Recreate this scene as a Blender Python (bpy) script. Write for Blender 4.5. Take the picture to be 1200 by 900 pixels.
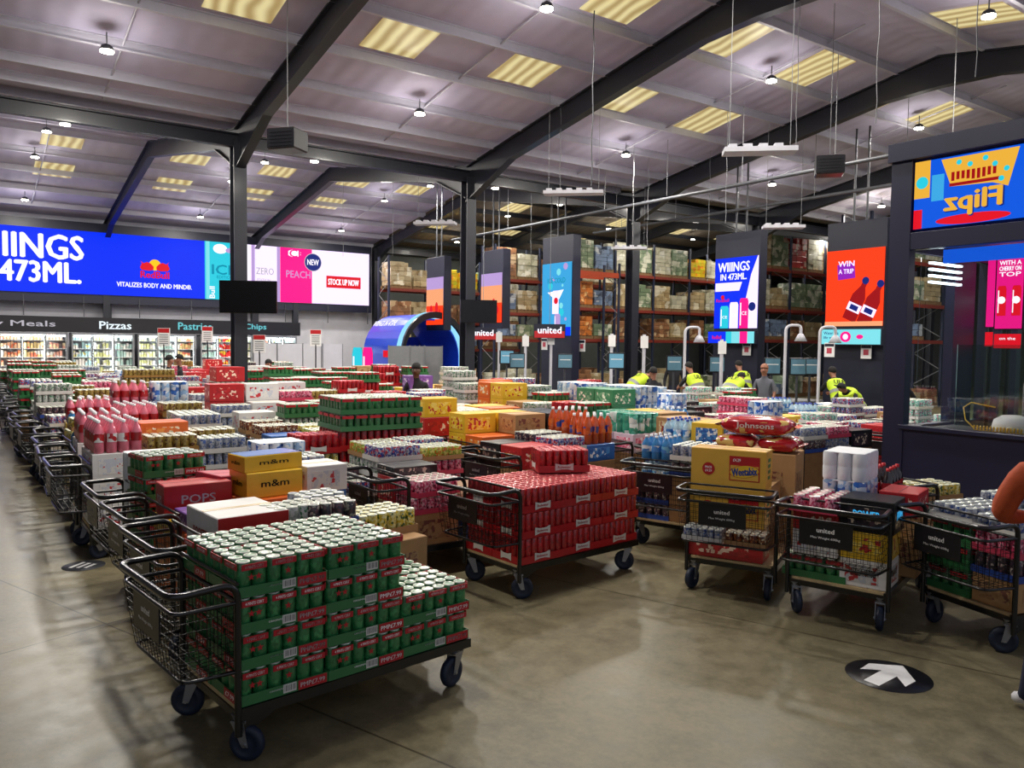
import bpy, math, random
from mathutils import Vector, Matrix
random.seed(7)
C = bpy.context.scene.collection
for o in list(bpy.data.objects): bpy.data.objects.remove(o)
# ------------------------------------------------------------------ camera, world, exposure
HC = 2.2; FPX = 928.0; PITCH = .0514; ROLL = .0123; TH = .9544
cam = bpy.data.cameras.new('camera'); co = bpy.data.objects.new('camera', cam); C.objects.link(co)
cam.sensor_width = 36; cam.lens = FPX/1200*36; cam.clip_end = 300; cam.clip_start = .05
co.location = (0, 0, HC)
co.rotation_euler = (Matrix.Rotation(-PITCH, 3, 'X') @ Matrix.Rotation(math.pi/2, 3, 'X') @ Matrix.Rotation(ROLL, 3, 'Z')).to_euler()
bpy.context.scene.camera = co
sc = bpy.context.scene
sc.view_settings.view_transform = 'Standard'; sc.view_settings.look = 'None'
sc.view_settings.exposure = 0.0; sc.view_settings.gamma = 1; sc.view_settings.use_curve_mapping = False
w = bpy.data.worlds.new('world'); sc.world = w; w.use_nodes = True
w.node_tree.nodes['Background'].inputs[0].default_value = (.80, .84, 1.0, 1)
w.node_tree.nodes['Background'].inputs[1].default_value = .42
LAMP_W = 215
# ------------------------------------------------------------------ frame of the building: U along the valley, V towards the screen wall
UX, UY = math.sin(TH), math.cos(TH)
VX, VY = -math.cos(TH), math.sin(TH)
O0 = (-6.107, 17.71); AU = math.atan2(UY, UX)
def W(U, V, z=0): return Vector((O0[0]+U*UX+V*VX, O0[1]+U*UY+V*VY, z))
def UVof(x, y): return ((x-O0[0])*UX+(y-O0[1])*UY, (x-O0[0])*VX+(y-O0[1])*VY)
def proj(P):
    x, y, z = P[0], P[1], P[2]-HC
    d = y*math.cos(PITCH)-z*math.sin(PITCH); up = z*math.cos(PITCH)+y*math.sin(PITCH)
    if d < .2: return (9999, 9999, d)
    a = FPX*x/d; b = -FPX*up/d
    return (600+a*math.cos(ROLL)-b*math.sin(ROLL), 450+a*math.sin(ROLL)+b*math.cos(ROLL), d)
def ray(px, py):
    a = px-600; b = py-450
    ca = a*math.cos(ROLL)+b*math.sin(ROLL); cb = -a*math.sin(ROLL)+b*math.cos(ROLL)
    up = -cb/FPX
    return Vector((ca/FPX, math.cos(PITCH)+up*math.sin(PITCH), up*math.cos(PITCH)-math.sin(PITCH)))
def atz(px, py, z):
    D = ray(px, py); t = (z-HC)/D.z; return Vector((D.x*t, D.y*t, z))
def aty(px, py, y):
    D = ray(px, py); t = y/D.y; return Vector((D.x*t, y, D.z*t+HC))
def lu(c):  # sRGB 0-255 -> linear
    return tuple(((x/255/12.92) if x/255 <= .04045 else ((x/255+.055)/1.055)**2.4) for x in c)+(1,)
# ------------------------------------------------------------------ materials
MATS = {}
def _new(n):
    m = bpy.data.materials.new(n); m.use_nodes = True; MATS[n] = m
    return m, m.node_tree, m.node_tree.nodes['Principled BSDF']
def mat(n, col, rough=.5, metal=0, coat=0, var=.0, scale=8, bump=0, spec=.5):
    m, t, b = _new(n); c = lu(col)
    b.inputs['Roughness'].default_value = rough; b.inputs['Metallic'].default_value = metal
    b.inputs['Coat Weight'].default_value = coat; b.inputs['Coat Roughness'].default_value = .12
    b.inputs['Specular IOR Level'].default_value = spec
    b.inputs['Base Color'].default_value = c
    tc = t.nodes.new('ShaderNodeTexCoord'); nz = t.nodes.new('ShaderNodeTexNoise'); nz.inputs['Scale'].default_value = scale
    nz.inputs['Detail'].default_value = 4
    t.links.new(tc.outputs['Object'], nz.inputs['Vector'])
    mp = t.nodes.new('ShaderNodeMapRange'); mp.inputs[1].default_value = .3; mp.inputs[2].default_value = .7
    v = max(var, .04); mp.inputs[3].default_value = 1-v; mp.inputs[4].default_value = 1+v
    t.links.new(nz.outputs['Fac'], mp.inputs[0])
    mx = t.nodes.new('ShaderNodeVectorMath'); mx.operation = 'SCALE'; mx.inputs[0].default_value = c[:3]
    t.links.new(mp.outputs[0], mx.inputs['Scale']); t.links.new(mx.outputs[0], b.inputs['Base Color'])
    if bump:
        bp = t.nodes.new('ShaderNodeBump'); bp.inputs['Strength'].default_value = bump; bp.inputs['Distance'].default_value = .01
        t.links.new(nz.outputs['Fac'], bp.inputs['Height']); t.links.new(bp.outputs[0], b.inputs['Normal'])
    return n
def em(n, col, s=1.0):
    m, t, b = _new(n); c = lu(col)
    b.inputs['Base Color'].default_value = (0.01, .01, .01, 1); b.inputs['Emission Color'].default_value = c
    b.inputs['Emission Strength'].default_value = s; b.inputs['Roughness'].default_value = .8; b.inputs['Specular IOR Level'].default_value = 0
    return n
def pmat(n, c1, c2, c3, scale=18, rough=.35, coat=.4, thr=.56):
    """printed product surface: blotchy print in three inks with per-piece variation"""
    m, t, b = _new(n); N = t.nodes; L = t.links
    tc = N.new('ShaderNodeTexCoord'); vo = N.new('ShaderNodeTexVoronoi'); vo.inputs['Scale'].default_value = scale
    vo.distance = 'CHEBYCHEV'
    nz = N.new('ShaderNodeTexNoise'); nz.inputs['Scale'].default_value = scale*.8; nz.inputs['Detail'].default_value = 2
    g = N.new('ShaderNodeNewGeometry')
    oi = N.new('ShaderNodeObjectInfo'); sc1 = N.new('ShaderNodeMath'); sc1.operation = 'MULTIPLY'; sc1.inputs[1].default_value = 37; L.new(oi.outputs['Random'], sc1.inputs[0])
    av = N.new('ShaderNodeVectorMath'); av.operation = 'ADD'; L.new(tc.outputs['Object'], av.inputs[0]); L.new(sc1.outputs[0], av.inputs[1])
    L.new(av.outputs[0], vo.inputs['Vector']); L.new(av.outputs[0], nz.inputs['Vector'])
    sp = N.new('ShaderNodeSeparateColor'); L.new(vo.outputs['Color'], sp.inputs[0])
    def mix(fac, a, bcol):
        x = N.new('ShaderNodeMix'); x.data_type = 'RGBA'
        L.new(fac, x.inputs[0])
        for i, q in ((6, a), (7, bcol)):
            if isinstance(q, tuple): x.inputs[i].default_value = q
            else: L.new(q, x.inputs[i])
        return x.outputs[2]
    def gt(s, v):
        x = N.new('ShaderNodeMath'); x.operation = 'GREATER_THAN'; L.new(s, x.inputs[0]); x.inputs[1].default_value = v
        return x.outputs[0]
    a = mix(gt(nz.outputs['Fac'], thr), lu(c1), lu(c2)); a = mix(gt(sp.outputs[0], .80), a, lu(c3))
    mp = N.new('ShaderNodeMapRange'); mp.inputs[3].default_value = .75; mp.inputs[4].default_value = 1.15
    L.new(g.outputs['Random Per Island'], mp.inputs[0])
    mx = N.new('ShaderNodeVectorMath'); mx.operation = 'SCALE'; L.new(a, mx.inputs[0]); L.new(mp.outputs[0], mx.inputs['Scale'])
    L.new(mx.outputs[0], b.inputs['Base Color'])
    b.inputs['Roughness'].default_value = rough; b.inputs['Coat Weight'].default_value = coat; b.inputs['Coat Roughness'].default_value = .15
    return n
mat('steel_black', (26, 28, 38), .45, 0, .1); mat('tube_black', (17, 17, 20), .28, .2, .4); mat('wire', (22, 22, 25), .35, .5)
mat('deck_wood', (196, 172, 128), .6, var=.12, scale=14); mat('chrome', (170, 172, 178), .28, 1); mat('zinc', (150, 152, 158), .4, .8)
mat('rubber', (22, 24, 30), .7); mat('rubber_blue', (20, 32, 54), .55); mat('hub', (40, 50, 66), .4)
mat('sign_black', (20, 20, 26), .35); mat('tv_black', (6, 6, 9), .25); mat('white', (235, 235, 235), .5); mat('grey', (128, 130, 134), .5); mat('dkgrey', (60, 62, 68), .5)
mat('purlin', (186, 184, 196), .5, .1); mat('wallwhite', (196, 196, 205), .7, var=.06, scale=2); mat('navy', (20, 23, 44), .45)
mat('orange_beam', (190, 66, 22), .5); mat('red_beam', (128, 46, 34), .5); mat('blue_upright', (34, 42, 66), .5)
mat('pallet_wood', (130, 100, 66), .8, var=.2); mat('kiosk', (22, 25, 56), .42, var=.08, scale=1.5)
mat('kraft', (176, 136, 90), .75, var=.1, scale=5); mat('tape', (205, 180, 135), .3); mat('kraft_dark', (142, 104, 66), .8, var=.12)
mat('lid', (222, 226, 212), .32, .25, .4, .1); mat('skin', (150, 100, 78), .55); mat('skin_dark', (84, 56, 44), .55); mat('hair', (16, 14, 14), .8)
mat('lime', (196, 226, 40), .55, var=.05); mat('band', (150, 152, 150), .4); mat('cloth_black', (22, 22, 28), .85); mat('cloth_grey', (96, 98, 108), .85)
mat('cloth_rust', (172, 70, 28), .8, var=.12, scale=20, bump=.4); mat('cloth_navy', (26, 32, 56), .85); mat('shoe', (215, 215, 222), .5); mat('cloth_white', (200, 200, 205), .8)
mat('text_white', (240, 240, 240), .5); mat('text_black', (16, 16, 16), .5); mat('eye', (20, 14, 12), .2)
em('lamp', (255, 248, 225), 30); em('strip', (225, 245, 255), 4)
# ------------------------------------------------------------------ mesh builder
_T = {}
def text_geo(s, bold=0.0):
    bold = 0; k = (s, bold)
    if k not in _T:
        cu = bpy.data.curves.new('t', 'FONT'); cu.body = s; cu.size = 1; cu.offset = bold; cu.align_x = 'CENTER'; cu.align_y = 'CENTER'; cu.resolution_u = 2
        ob = bpy.data.objects.new('t', cu); C.objects.link(ob); dg = bpy.context.evaluated_depsgraph_get(); dg.update()
        me = bpy.data.meshes.new_from_object(ob.evaluated_get(dg))
        vs = [v.co.copy() for v in me.vertices]; fs = [tuple(p.vertices) for p in me.polygons]
        bpy.data.objects.remove(ob); bpy.data.curves.remove(cu); bpy.data.meshes.remove(me)
        x0 = min(v.x for v in vs); x1 = max(v.x for v in vs); y0 = min(v.y for v in vs); y1 = max(v.y for v in vs)
        vs = [Vector(((v.x-(x0+x1)/2)/(x1-x0), (v.y-(y0+y1)/2)/(y1-y0), 0)) for v in vs]
        _T[k] = (vs, fs)
    return _T[k]
class MB:
    def __init__(s): s.v = []; s.f = []; s.mi = []; s.sm = []; s.mats = []; s.M = Matrix.Identity(4)
    def add(s, vs, fs, m, smooth=False):
        if m not in s.mats: s.mats.append(m)
        k = s.mats.index(m); n = len(s.v)
        s.v += [s.M @ Vector(v) for v in vs]
        for f in fs: s.f.append(tuple(i+n for i in f)); s.mi.append(k); s.sm.append(smooth)
    def box(s, c, d, m, rz=0, R=None, bev=0):
        x, y, z = d[0]/2, d[1]/2, d[2]/2
        if bev:
            b = bev; vs = []
            for zz, q in ((-z, b), (-z+b, 0), (z-b, 0), (z, b)):
                for sx, sy in ((-1, -1), (1, -1), (1, 1), (-1, 1)):
                    vs.append((sx*(x-q), sy*(y-q), zz))
            fs = [(3, 2, 1, 0), (12, 13, 14, 15)]
            for l in range(3):
                for i in range(4): j = (i+1) % 4; fs.append((l*4+i, l*4+j, l*4+4+j, l*4+4+i))
        else:
            vs = [(-x, -y, -z), (x, -y, -z), (x, y, -z), (-x, y, -z), (-x, -y, z), (x, -y, z), (x, y, z), (-x, y, z)]
            fs = [(3, 2, 1, 0), (4, 5, 6, 7), (0, 1, 5, 4), (1, 2, 6, 5), (2, 3, 7, 6), (3, 0, 4, 7)]
        T = Matrix.Translation(c) @ (R if R else Matrix.Rotation(rz, 4, 'Z'))
        s.add([T @ Vector(v) for v in vs], fs, m)
    def lathe(s, c, prof, seg, m, R=None):
        vs = []; fs = []
        for r, z in prof:
            for i in range(seg):
                a = 2*math.pi*i/seg; vs.append(Vector((r*math.cos(a), r*math.sin(a), z)))
        for l in range(len(prof)-1):
            for i in range(seg):
                j = (i+1) % seg; fs.append((l*seg+i, l*seg+j, (l+1)*seg+j, (l+1)*seg+i))
        T = Matrix.Translation(c) @ (R if R else Matrix.Identity(4))
        vs = [T @ v for v in vs]
        s.add(vs, fs, m, True)
        caps = []
        if prof[0][0] > 1e-4: caps.append(tuple(range(seg))[::-1])
        if prof[-1][0] > 1e-4: caps.append(tuple((len(prof)-1)*seg+i for i in range(seg)))
        s.add(vs, caps, m)
    def tube(s, pts, r, m, seg=8, closed=False):
        pts = [Vector(p) for p in pts]; n = len(pts); vs = []; up = None
        for i in range(n):
            a = pts[(i-1) % n] if (i > 0 or closed) else pts[i]; b = pts[(i+1) % n] if (i < n-1 or closed) else pts[i]
            t = (b-a).normalized()
            if up is None:
                up = Vector((0, 0, 1)) if abs(t.z) < .9 else Vector((1, 0, 0))
            up = (up-t*up.dot(t)).normalized(); sd = t.cross(up)
            for k in range(seg):
                an = 2*math.pi*(k+.5)/seg; vs.append(pts[i]+up*math.cos(an)*r+sd*math.sin(an)*r)
        fs = []
        for i in range(n if closed else n-1):
            for k in range(seg):
                j = (k+1) % seg; q = (i+1) % n; fs.append((i*seg+k, i*seg+j, q*seg+j, q*seg+k))
        s.add(vs, fs, m, seg > 4)
        if not closed: s.add(vs, [tuple(range(seg))[::-1], tuple((n-1)*seg+k for k in range(seg))], m)
    def quad(s, a, b, c, d, m): s.add([a, b, c, d], [(0, 1, 2, 3)], m)
    def text(s, t, c, w, h, m, R=None, bold=.02, flip=False):
        vs, fs = text_geo(t, bold); T = Matrix.Translation(c) @ (R if R else Matrix.Identity(4))
        k = -1 if flip else 1
        if bold > 0:
            for q in (-1, 1):
                for r in (0, 1):
                    d = q*bold*h*.9; s.add([T @ Vector((v.x*w*k+(d if r else 0), v.y*h+(0 if r else d*.6), 0)) for v in vs], [f if not flip else f[::-1] for f in fs], m)
        s.add([T @ Vector((v.x*w*k, v.y*h, 0)) for v in vs], [f if not flip else f[::-1] for f in fs], m)
    def mesh(s, n):
        me = bpy.data.meshes.new(n); me.from_pydata([tuple(v) for v in s.v], [], s.f)
        for m in s.mats: me.materials.append(MATS[m])
        me.polygons.foreach_set('material_index', s.mi); me.polygons.foreach_set('use_smooth', s.sm); me.update(); return me
def fil(pts, r=.05, n=4):
    pts = [Vector(p) for p in pts]; out = [pts[0]]
    for i in range(1, len(pts)-1):
        a = (pts[i-1]-pts[i]); b = (pts[i+1]-pts[i]); q = min(r, a.length*.49, b.length*.49); a = a.normalized()*q; b = b.normalized()*q
        for k in range(n+1):
            t = k/n; out.append(pts[i]+a*(1-t)**2+b*t**2)
    return out+[pts[-1]]
RX = Matrix.Rotation(math.pi/2, 4, 'X')           # text facing -Y
RXB = Matrix.Rotation(math.pi, 4, 'Z') @ RX       # facing +Y
RL = Matrix.Rotation(-math.pi/2, 4, 'Z') @ RX     # facing -X
RR = Matrix.Rotation(math.pi/2, 4, 'Z') @ RX      # facing +X
# ------------------------------------------------------------------ objects
def link(n, data, parent=None):
    o = bpy.data.objects.new(n, data); C.objects.link(o)
    if parent: o.parent = parent
    return o
def tag(o, label, cat, group=None, kind=None):
    if label: o['label'] = label
    if cat: o['category'] = cat
    if group: o['group'] = group
    if kind: o['kind'] = kind
    return o
def thing(n, label, cat, loc=(0, 0, 0), rz=0, group=None):
    o = link(n, None); o.location = loc; o.rotation_euler = (0, 0, rz); return tag(o, label, cat, group)
def part(n, mb, parent, label=None):
    o = link(n, mb if isinstance(mb, bpy.types.Mesh) else mb.mesh(n), parent)
    if label: o['label'] = label
    return o
def solo(n, mb, label, cat, loc=(0, 0, 0), rz=0, group=None, kind=None):
    o = link(n, mb if isinstance(mb, bpy.types.Mesh) else mb.mesh(n)); o.location = loc; o.rotation_euler = (0, 0, rz)
    return tag(o, label, cat, group, kind)
def struct(n, mb):
    o = link(n, mb.mesh(n)); o['kind'] = 'structure'; return o
ORD = ['first', 'second', 'third', 'fourth', 'fifth', 'sixth', 'seventh', 'eighth', 'ninth', 'tenth', 'eleventh', 'twelfth', 'thirteenth', 'fourteenth', 'fifteenth', 'sixteenth', 'seventeenth', 'eighteenth', 'nineteenth', 'twentieth', 'twenty-first', 'twenty-second', 'twenty-third']
# ================================================================== STRUCTURE
def floor_mat():
    m, t, b = _new('concrete'); N = t.nodes; L = t.links
    tc = N.new('ShaderNodeTexCoord'); n1 = N.new('ShaderNodeTexNoise'); n1.inputs['Scale'].default_value = .55; n1.inputs['Detail'].default_value = 7; n1.inputs['Roughness'].default_value = .62
    n2 = N.new('ShaderNodeTexNoise'); n2.inputs['Scale'].default_value = 6; n2.inputs['Detail'].default_value = 6
    mp = N.new('ShaderNodeMapping'); mp.inputs['Rotation'].default_value = (0, 0, AU)
    L.new(tc.outputs['Object'], mp.inputs[0]); L.new(mp.outputs[0], n1.inputs['Vector']); L.new(mp.outputs[0], n2.inputs['Vector'])
    r = N.new('ShaderNodeValToRGB'); r.color_ramp.elements[0].position = .34; r.color_ramp.elements[0].color = lu((74, 70, 54))
    r.color_ramp.elements[1].position = .68; r.color_ramp.elements[1].color = lu((138, 128, 100))
    n3 = N.new('ShaderNodeTexNoise'); n3.inputs['Scale'].default_value = 22; n3.inputs['Detail'].default_value = 8; n3.inputs['Roughness'].default_value = .75; L.new(mp.outputs[0], n3.inputs['Vector'])
    a3 = N.new('ShaderNodeMath'); a3.operation = 'MULTIPLY_ADD'; a3.inputs[1].default_value = .6; L.new(n3.outputs['Fac'], a3.inputs[0]); a3.inputs[2].default_value = -.05
    a4 = N.new('ShaderNodeMath'); a4.operation = 'MULTIPLY_ADD'; a4.inputs[1].default_value = .5; L.new(n2.outputs['Fac'], a4.inputs[0]); L.new(a3.outputs[0], a4.inputs[2])
    ad = N.new('ShaderNodeMath'); ad.operation = 'MULTIPLY_ADD'; ad.inputs[1].default_value = .6; L.new(a4.outputs[0], ad.inputs[0])
    m2 = N.new('ShaderNodeMath'); m2.operation = 'MULTIPLY'; m2.inputs[1].default_value = .45; L.new(n1.outputs['Fac'], m2.inputs[0]); L.new(m2.outputs[0], ad.inputs[2])
    L.new(ad.outputs[0], r.inputs[0])
    br = N.new('ShaderNodeTexBrick'); br.inputs['Scale'].default_value = 1; br.inputs['Brick Width'].default_value = 6; br.inputs['Row Height'].default_value = 3.1; br.offset = 0
    br.inputs['Mortar Size'].default_value = .008; br.inputs['Color1'].default_value = (1, 1, 1, 1); br.inputs['Color2'].default_value = (1, 1, 1, 1); br.inputs['Mortar'].default_value = (.35, .33, .3, 1)
    L.new(mp.outputs[0], br.inputs['Vector'])
    mx = N.new('ShaderNodeMix'); mx.data_type = 'RGBA'; mx.blend_type = 'MULTIPLY'; mx.inputs[0].default_value = 1
    L.new(r.outputs[0], mx.inputs[6]); L.new(br.outputs['Color'], mx.inputs[7]); L.new(mx.outputs[2], b.inputs['Base Color'])
    rr = N.new('ShaderNodeMapRange'); rr.inputs[3].default_value = .27; rr.inputs[4].default_value = .5; L.new(n2.outputs['Fac'], rr.inputs[0]); L.new(rr.outputs[0], b.inputs['Roughness'])
    b.inputs['Specular IOR Level'].default_value = .36
    bp = N.new('ShaderNodeBump'); bp.inputs['Strength'].default_value = .04; bp.inputs['Distance'].default_value = .005; L.new(n2.outputs['Fac'], bp.inputs['Height']); L.new(bp.outputs[0], b.inputs['Normal'])
floor_mat()
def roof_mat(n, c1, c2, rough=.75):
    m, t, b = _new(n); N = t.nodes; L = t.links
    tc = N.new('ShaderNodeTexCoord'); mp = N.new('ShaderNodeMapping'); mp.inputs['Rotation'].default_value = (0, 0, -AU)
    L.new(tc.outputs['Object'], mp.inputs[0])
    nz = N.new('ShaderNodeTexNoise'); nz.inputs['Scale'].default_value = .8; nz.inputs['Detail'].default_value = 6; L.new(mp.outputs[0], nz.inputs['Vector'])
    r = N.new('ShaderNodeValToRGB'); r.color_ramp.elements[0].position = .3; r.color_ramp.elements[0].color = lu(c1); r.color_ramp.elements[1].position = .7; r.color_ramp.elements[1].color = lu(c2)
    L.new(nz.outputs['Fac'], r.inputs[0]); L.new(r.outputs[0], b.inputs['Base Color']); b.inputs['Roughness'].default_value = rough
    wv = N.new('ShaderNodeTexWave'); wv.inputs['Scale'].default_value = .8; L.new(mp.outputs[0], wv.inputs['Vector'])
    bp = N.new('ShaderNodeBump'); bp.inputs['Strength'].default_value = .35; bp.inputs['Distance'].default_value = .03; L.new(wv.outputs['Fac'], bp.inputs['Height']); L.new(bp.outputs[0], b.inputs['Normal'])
roof_mat('roof_screen_tint', (168, 162, 186), (196, 188, 212)); roof_mat('roof_dark', (74, 66, 58), (104, 94, 82))  # first one: white lining, lavender light of the screens painted into its colour
def sky_mat():
    m, t, b = _new('skylight'); N = t.nodes; L = t.links
    tc = N.new('ShaderNodeTexCoord'); mp = N.new('ShaderNodeMapping'); mp.inputs['Rotation'].default_value = (0, 0, -AU); L.new(tc.outputs['Object'], mp.inputs[0])
    wv = N.new('ShaderNodeTexWave'); wv.inputs['Scale'].default_value = 1.1; wv.inputs['Distortion'].default_value = 5; wv.inputs['Detail Scale'].default_value = .6; L.new(mp.outputs[0], wv.inputs['Vector'])
    r = N.new('ShaderNodeValToRGB'); r.color_ramp.elements[0].color = lu((176, 150, 96)); r.color_ramp.elements[1].color = lu((240, 226, 168))
    L.new(wv.outputs['Fac'], r.inputs[0]); L.new(r.outputs[0], b.inputs['Emission Color']); b.inputs['Emission Strength'].default_value = .8
    b.inputs['Base Color'].default_value = lu((120, 110, 80))
sky_mat()
mb = MB(); P = [W(-30, -30), W(70, -30), W(70, 30), W(-30, 30)]; mb.quad(*P, 'concrete'); struct('floor', mb)
ZV, ZR, SP = HC+4.55, HC+6.1, 9.2
def zr(V):          # height of the rafter line
    a = abs(((V+SP) % (2*SP))-SP)        # 0 at valley, SP at ridge
    return ZV+(ZR-ZV)*a/SP
def roof(U0, U1, V0, V1, m, nm):
    mb = MB(); o = .26
    a, b, c, d = W(U0, V0, zr(V0)+o), W(U1, V0, zr(V0)+o), W(U1, V1, zr(V1)+o), W(U0, V1, zr(V1)+o)
    h = Vector((0, 0, .12)); mb.quad(a, d, c, b, m); mb.quad(a+h, b+h, c+h, d+h, m)
    for p, q in ((a, b), (b, c), (c, d), (d, a)): mb.quad(p, q, q+h, p+h, m)
    struct(nm, mb)
roof(-14, 24, -9.2, 0, 'roof_screen_tint', 'ceiling'); roof(-14, 24, -18.4, -9.2, 'roof_screen_tint', 'ceiling')
roof(-14, 12, 0, 9.2, 'roof_screen_tint', 'ceiling'); roof(-14, 12, 9.2, 18.5, 'roof_screen_tint', 'ceiling')
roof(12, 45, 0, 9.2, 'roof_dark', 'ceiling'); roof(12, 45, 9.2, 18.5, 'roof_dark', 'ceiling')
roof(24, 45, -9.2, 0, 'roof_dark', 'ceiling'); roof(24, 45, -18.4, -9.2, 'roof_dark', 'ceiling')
mb = MB()
def vwall(mb, U0, U1, V, z0, z1, m, t=.12):
    mb.M = Matrix.Translation(W((U0+U1)/2, V, (z0+z1)/2)) @ Matrix.Rotation(AU, 4, 'Z'); mb.box((0, 0, 0), (U1-U0, t, z1-z0), m); mb.M = Matrix.Identity(4)
vwall(mb, -14, 12, 18.5, 0, 7.1, 'wallwhite'); struct('wall_left', mb)
mb = MB(); mb.M = Matrix.Translation(W(-14, 0, 3.6)) @ Matrix.Rotation(AU, 4, 'Z'); mb.box((0, 0, 0), (.15, 37, 7.2), 'dkgrey'); struct('wall_glare_block', mb)  # unseen dark end wall, added to cut pale reflections on the floor
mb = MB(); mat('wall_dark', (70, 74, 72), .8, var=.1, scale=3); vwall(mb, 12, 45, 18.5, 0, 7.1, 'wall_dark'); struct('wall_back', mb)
mb = MB(); mb.M = Matrix.Translation(W(45, 0, 4)) @ Matrix.Rotation(AU, 4, 'Z'); mb.box((0, 0, 0), (.15, 37, 9), 'wall_dark'); struct('wall_far', mb)
# skylights
def skyl(U, V, i, w=1.15, l=1.25, o=.24):
    mb = MB(); q = []
    for a, b in ((-w/2, -l/2), (w/2, -l/2), (w/2, l/2), (-w/2, l/2)): q.append(W(U+a, V+b, zr(V+b)+o))
    mb.quad(q[0], q[3], q[2], q[1], 'skylight'); h = Vector((0, 0, .012)); mb.quad(*[p+h for p in q], 'skylight')
    for k in range(4): mb.quad(q[k], q[(k+1) % 4], q[(k+1) % 4]+h, q[k]+h, 'skylight')
    struct('window_%d' % i, mb)
SK = [(1.6, -4.7), (4.45, -4.7), (7.25, -4.6), (10.1, -4.5), (12.9, -4.5), (4.55, -7.5), (7.35, -7.5), (10.2, -7.4), (13.1, -7.4), (15.7, -7.3), (18.6, -7.3),
      (-1.4, -7.4), (-1.2, -4.7), (-2.3, 10.4), (-2.3, 13.2), (1.5, 10.4), (1.5, 13.3), (4.5, 10.5), (4.5, 13.3), (7.5, 10.5), (7.5, 13.3), (10, 10.5),
      (15.4, 11.0), (13.3, 14.3), (17.3, 14.2), (16, 9.9), (18.8, 11.2), (22, 11.2), (21.5, 14.2), (19, 8), (16, 4), (22, 4), (28, 4), (26, 11.2), (30, 11.2), (26, -4.6), (30, -4.6), (10.2, -10.8), (13.1, -10.8)]
for i, (a, b) in enumerate(SK): skyl(a, b, i+1)
def ibeam(mb, p0, p1, w, d0, d1, m):
    """I section from p0 to p1, top flange on the line, depth d0 -> d1"""
    p0 = Vector(p0); p1 = Vector(p1); t = (p1-p0).normalized(); s = t.cross(Vector((0, 0, 1))).normalized(); dn = Vector((0, 0, -1))
    def slab(a0, a1, b0, b1, hw):
        vs = [p0+dn*a0-s*hw, p0+dn*a0+s*hw, p0+dn*a1+s*hw, p0+dn*a1-s*hw, p1+dn*b0-s*hw, p1+dn*b0+s*hw, p1+dn*b1+s*hw, p1+dn*b1-s*hw]
        mb.add(vs, [(0, 1, 2, 3), (7, 6, 5, 4), (0, 4, 5, 1), (1, 5, 6, 2), (2, 6, 7, 3), (3, 7, 4, 0)], m)
    slab(0, .03, 0, .03, w/2); slab(.03, d0-.03, .03, d1-.03, .012); slab(d0-.03, d0, d1-.03, d1, w/2)
names = {-3: 'far left', -2: 'second left', -1: 'left', 0: 'nearest', 1: 'second', 2: 'third', 3: 'fourth', 4: 'fifth', 5: 'sixth', 6: 'seventh'}
for i in range(-1, 7):
    U = 6*i; q = ORD[i+1]
    # column of the valley row
    t = thing('steel_column', 'black steel H column holding the valley beam, %s from the left' % q, 'column', W(U, 0), AU)
    mb = MB(); 
    for sx in (-1, 1): mb.box((0, sx*.15, ZV/2-.1), (.28, .03, ZV-.2), 'steel_black')
    mb.box((0, 0, ZV/2-.1), (.03, .28, ZV-.2), 'steel_black'); part('shaft', mb, t)
    mb = MB(); mb.box((0, 0, .015), (.45, .45, .03), 'steel_black'); part('base_plate', mb, t)
    t = thing('roof_rafter', 'black steel rafter over the trolleys rising from the %s valley column' % q, 'rafter')
    for V0, V1 in ((0, -9.2), (-18.4, -9.2)):
        mb = MB(); s = 1 if V1 > V0 else -1; a = V0+s*2.0; up = .1
        ibeam(mb, W(U, V0, zr(V0)+up), W(U, a, zr(a)+up), .2, .95, .5, 'steel_black'); ibeam(mb, W(U, a, zr(a)+up), W(U, V1-s*1.2, zr(V1-s*1.2)+up), .2, .5, .5, 'steel_black')
        ibeam(mb, W(U, V1-s*1.2, zr(V1-s*1.2)+up), W(U, V1, zr(V1)+up), .2, .5, .66, 'steel_black'); part('rafter_arm', mb, t)
    t = thing('roof_rafter', 'dark steel rafter beyond the valley reaching the back wall, %s from left' % q, 'rafter')
    for V0, V1 in ((0, 9.2), (18.4, 9.2)):
        mb = MB(); s = 1 if V1 > V0 else -1; a = V0+s*1.6; up = .1
        ibeam(mb, W(U, V0, zr(V0)+up), W(U, a, zr(a)+up), .2, .85, .45, 'steel_black'); ibeam(mb, W(U, a, zr(a)+up), W(U, V1, zr(V1)+up), .2, .45, .5, 'steel_black'); part('rafter_arm', mb, t)
    mb = MB(); mb.box((0, 0, 3.4), (.28, .3, 6.8), 'steel_black'); solo('wall_column', mb, 'black steel column against the screen wall, %s from the left' % q, 'column', W(U, 18.15), AU)
mb = MB(); ibeam(mb, W(-14, 0, ZV-.02), W(45, 0, ZV-.02), .16, .3, .3, 'steel_black'); solo('valley_beam', mb, 'long black steel beam running along the roof valley over the columns', 'beam')
mb = MB(); ibeam(mb, W(12, 18.1, 6.9), W(45, 18.1, 6.9), .16, .3, .3, 'steel_black'); solo('eaves_beam', mb, 'black steel eaves beam above the back of the pallet racks', 'beam')
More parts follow.
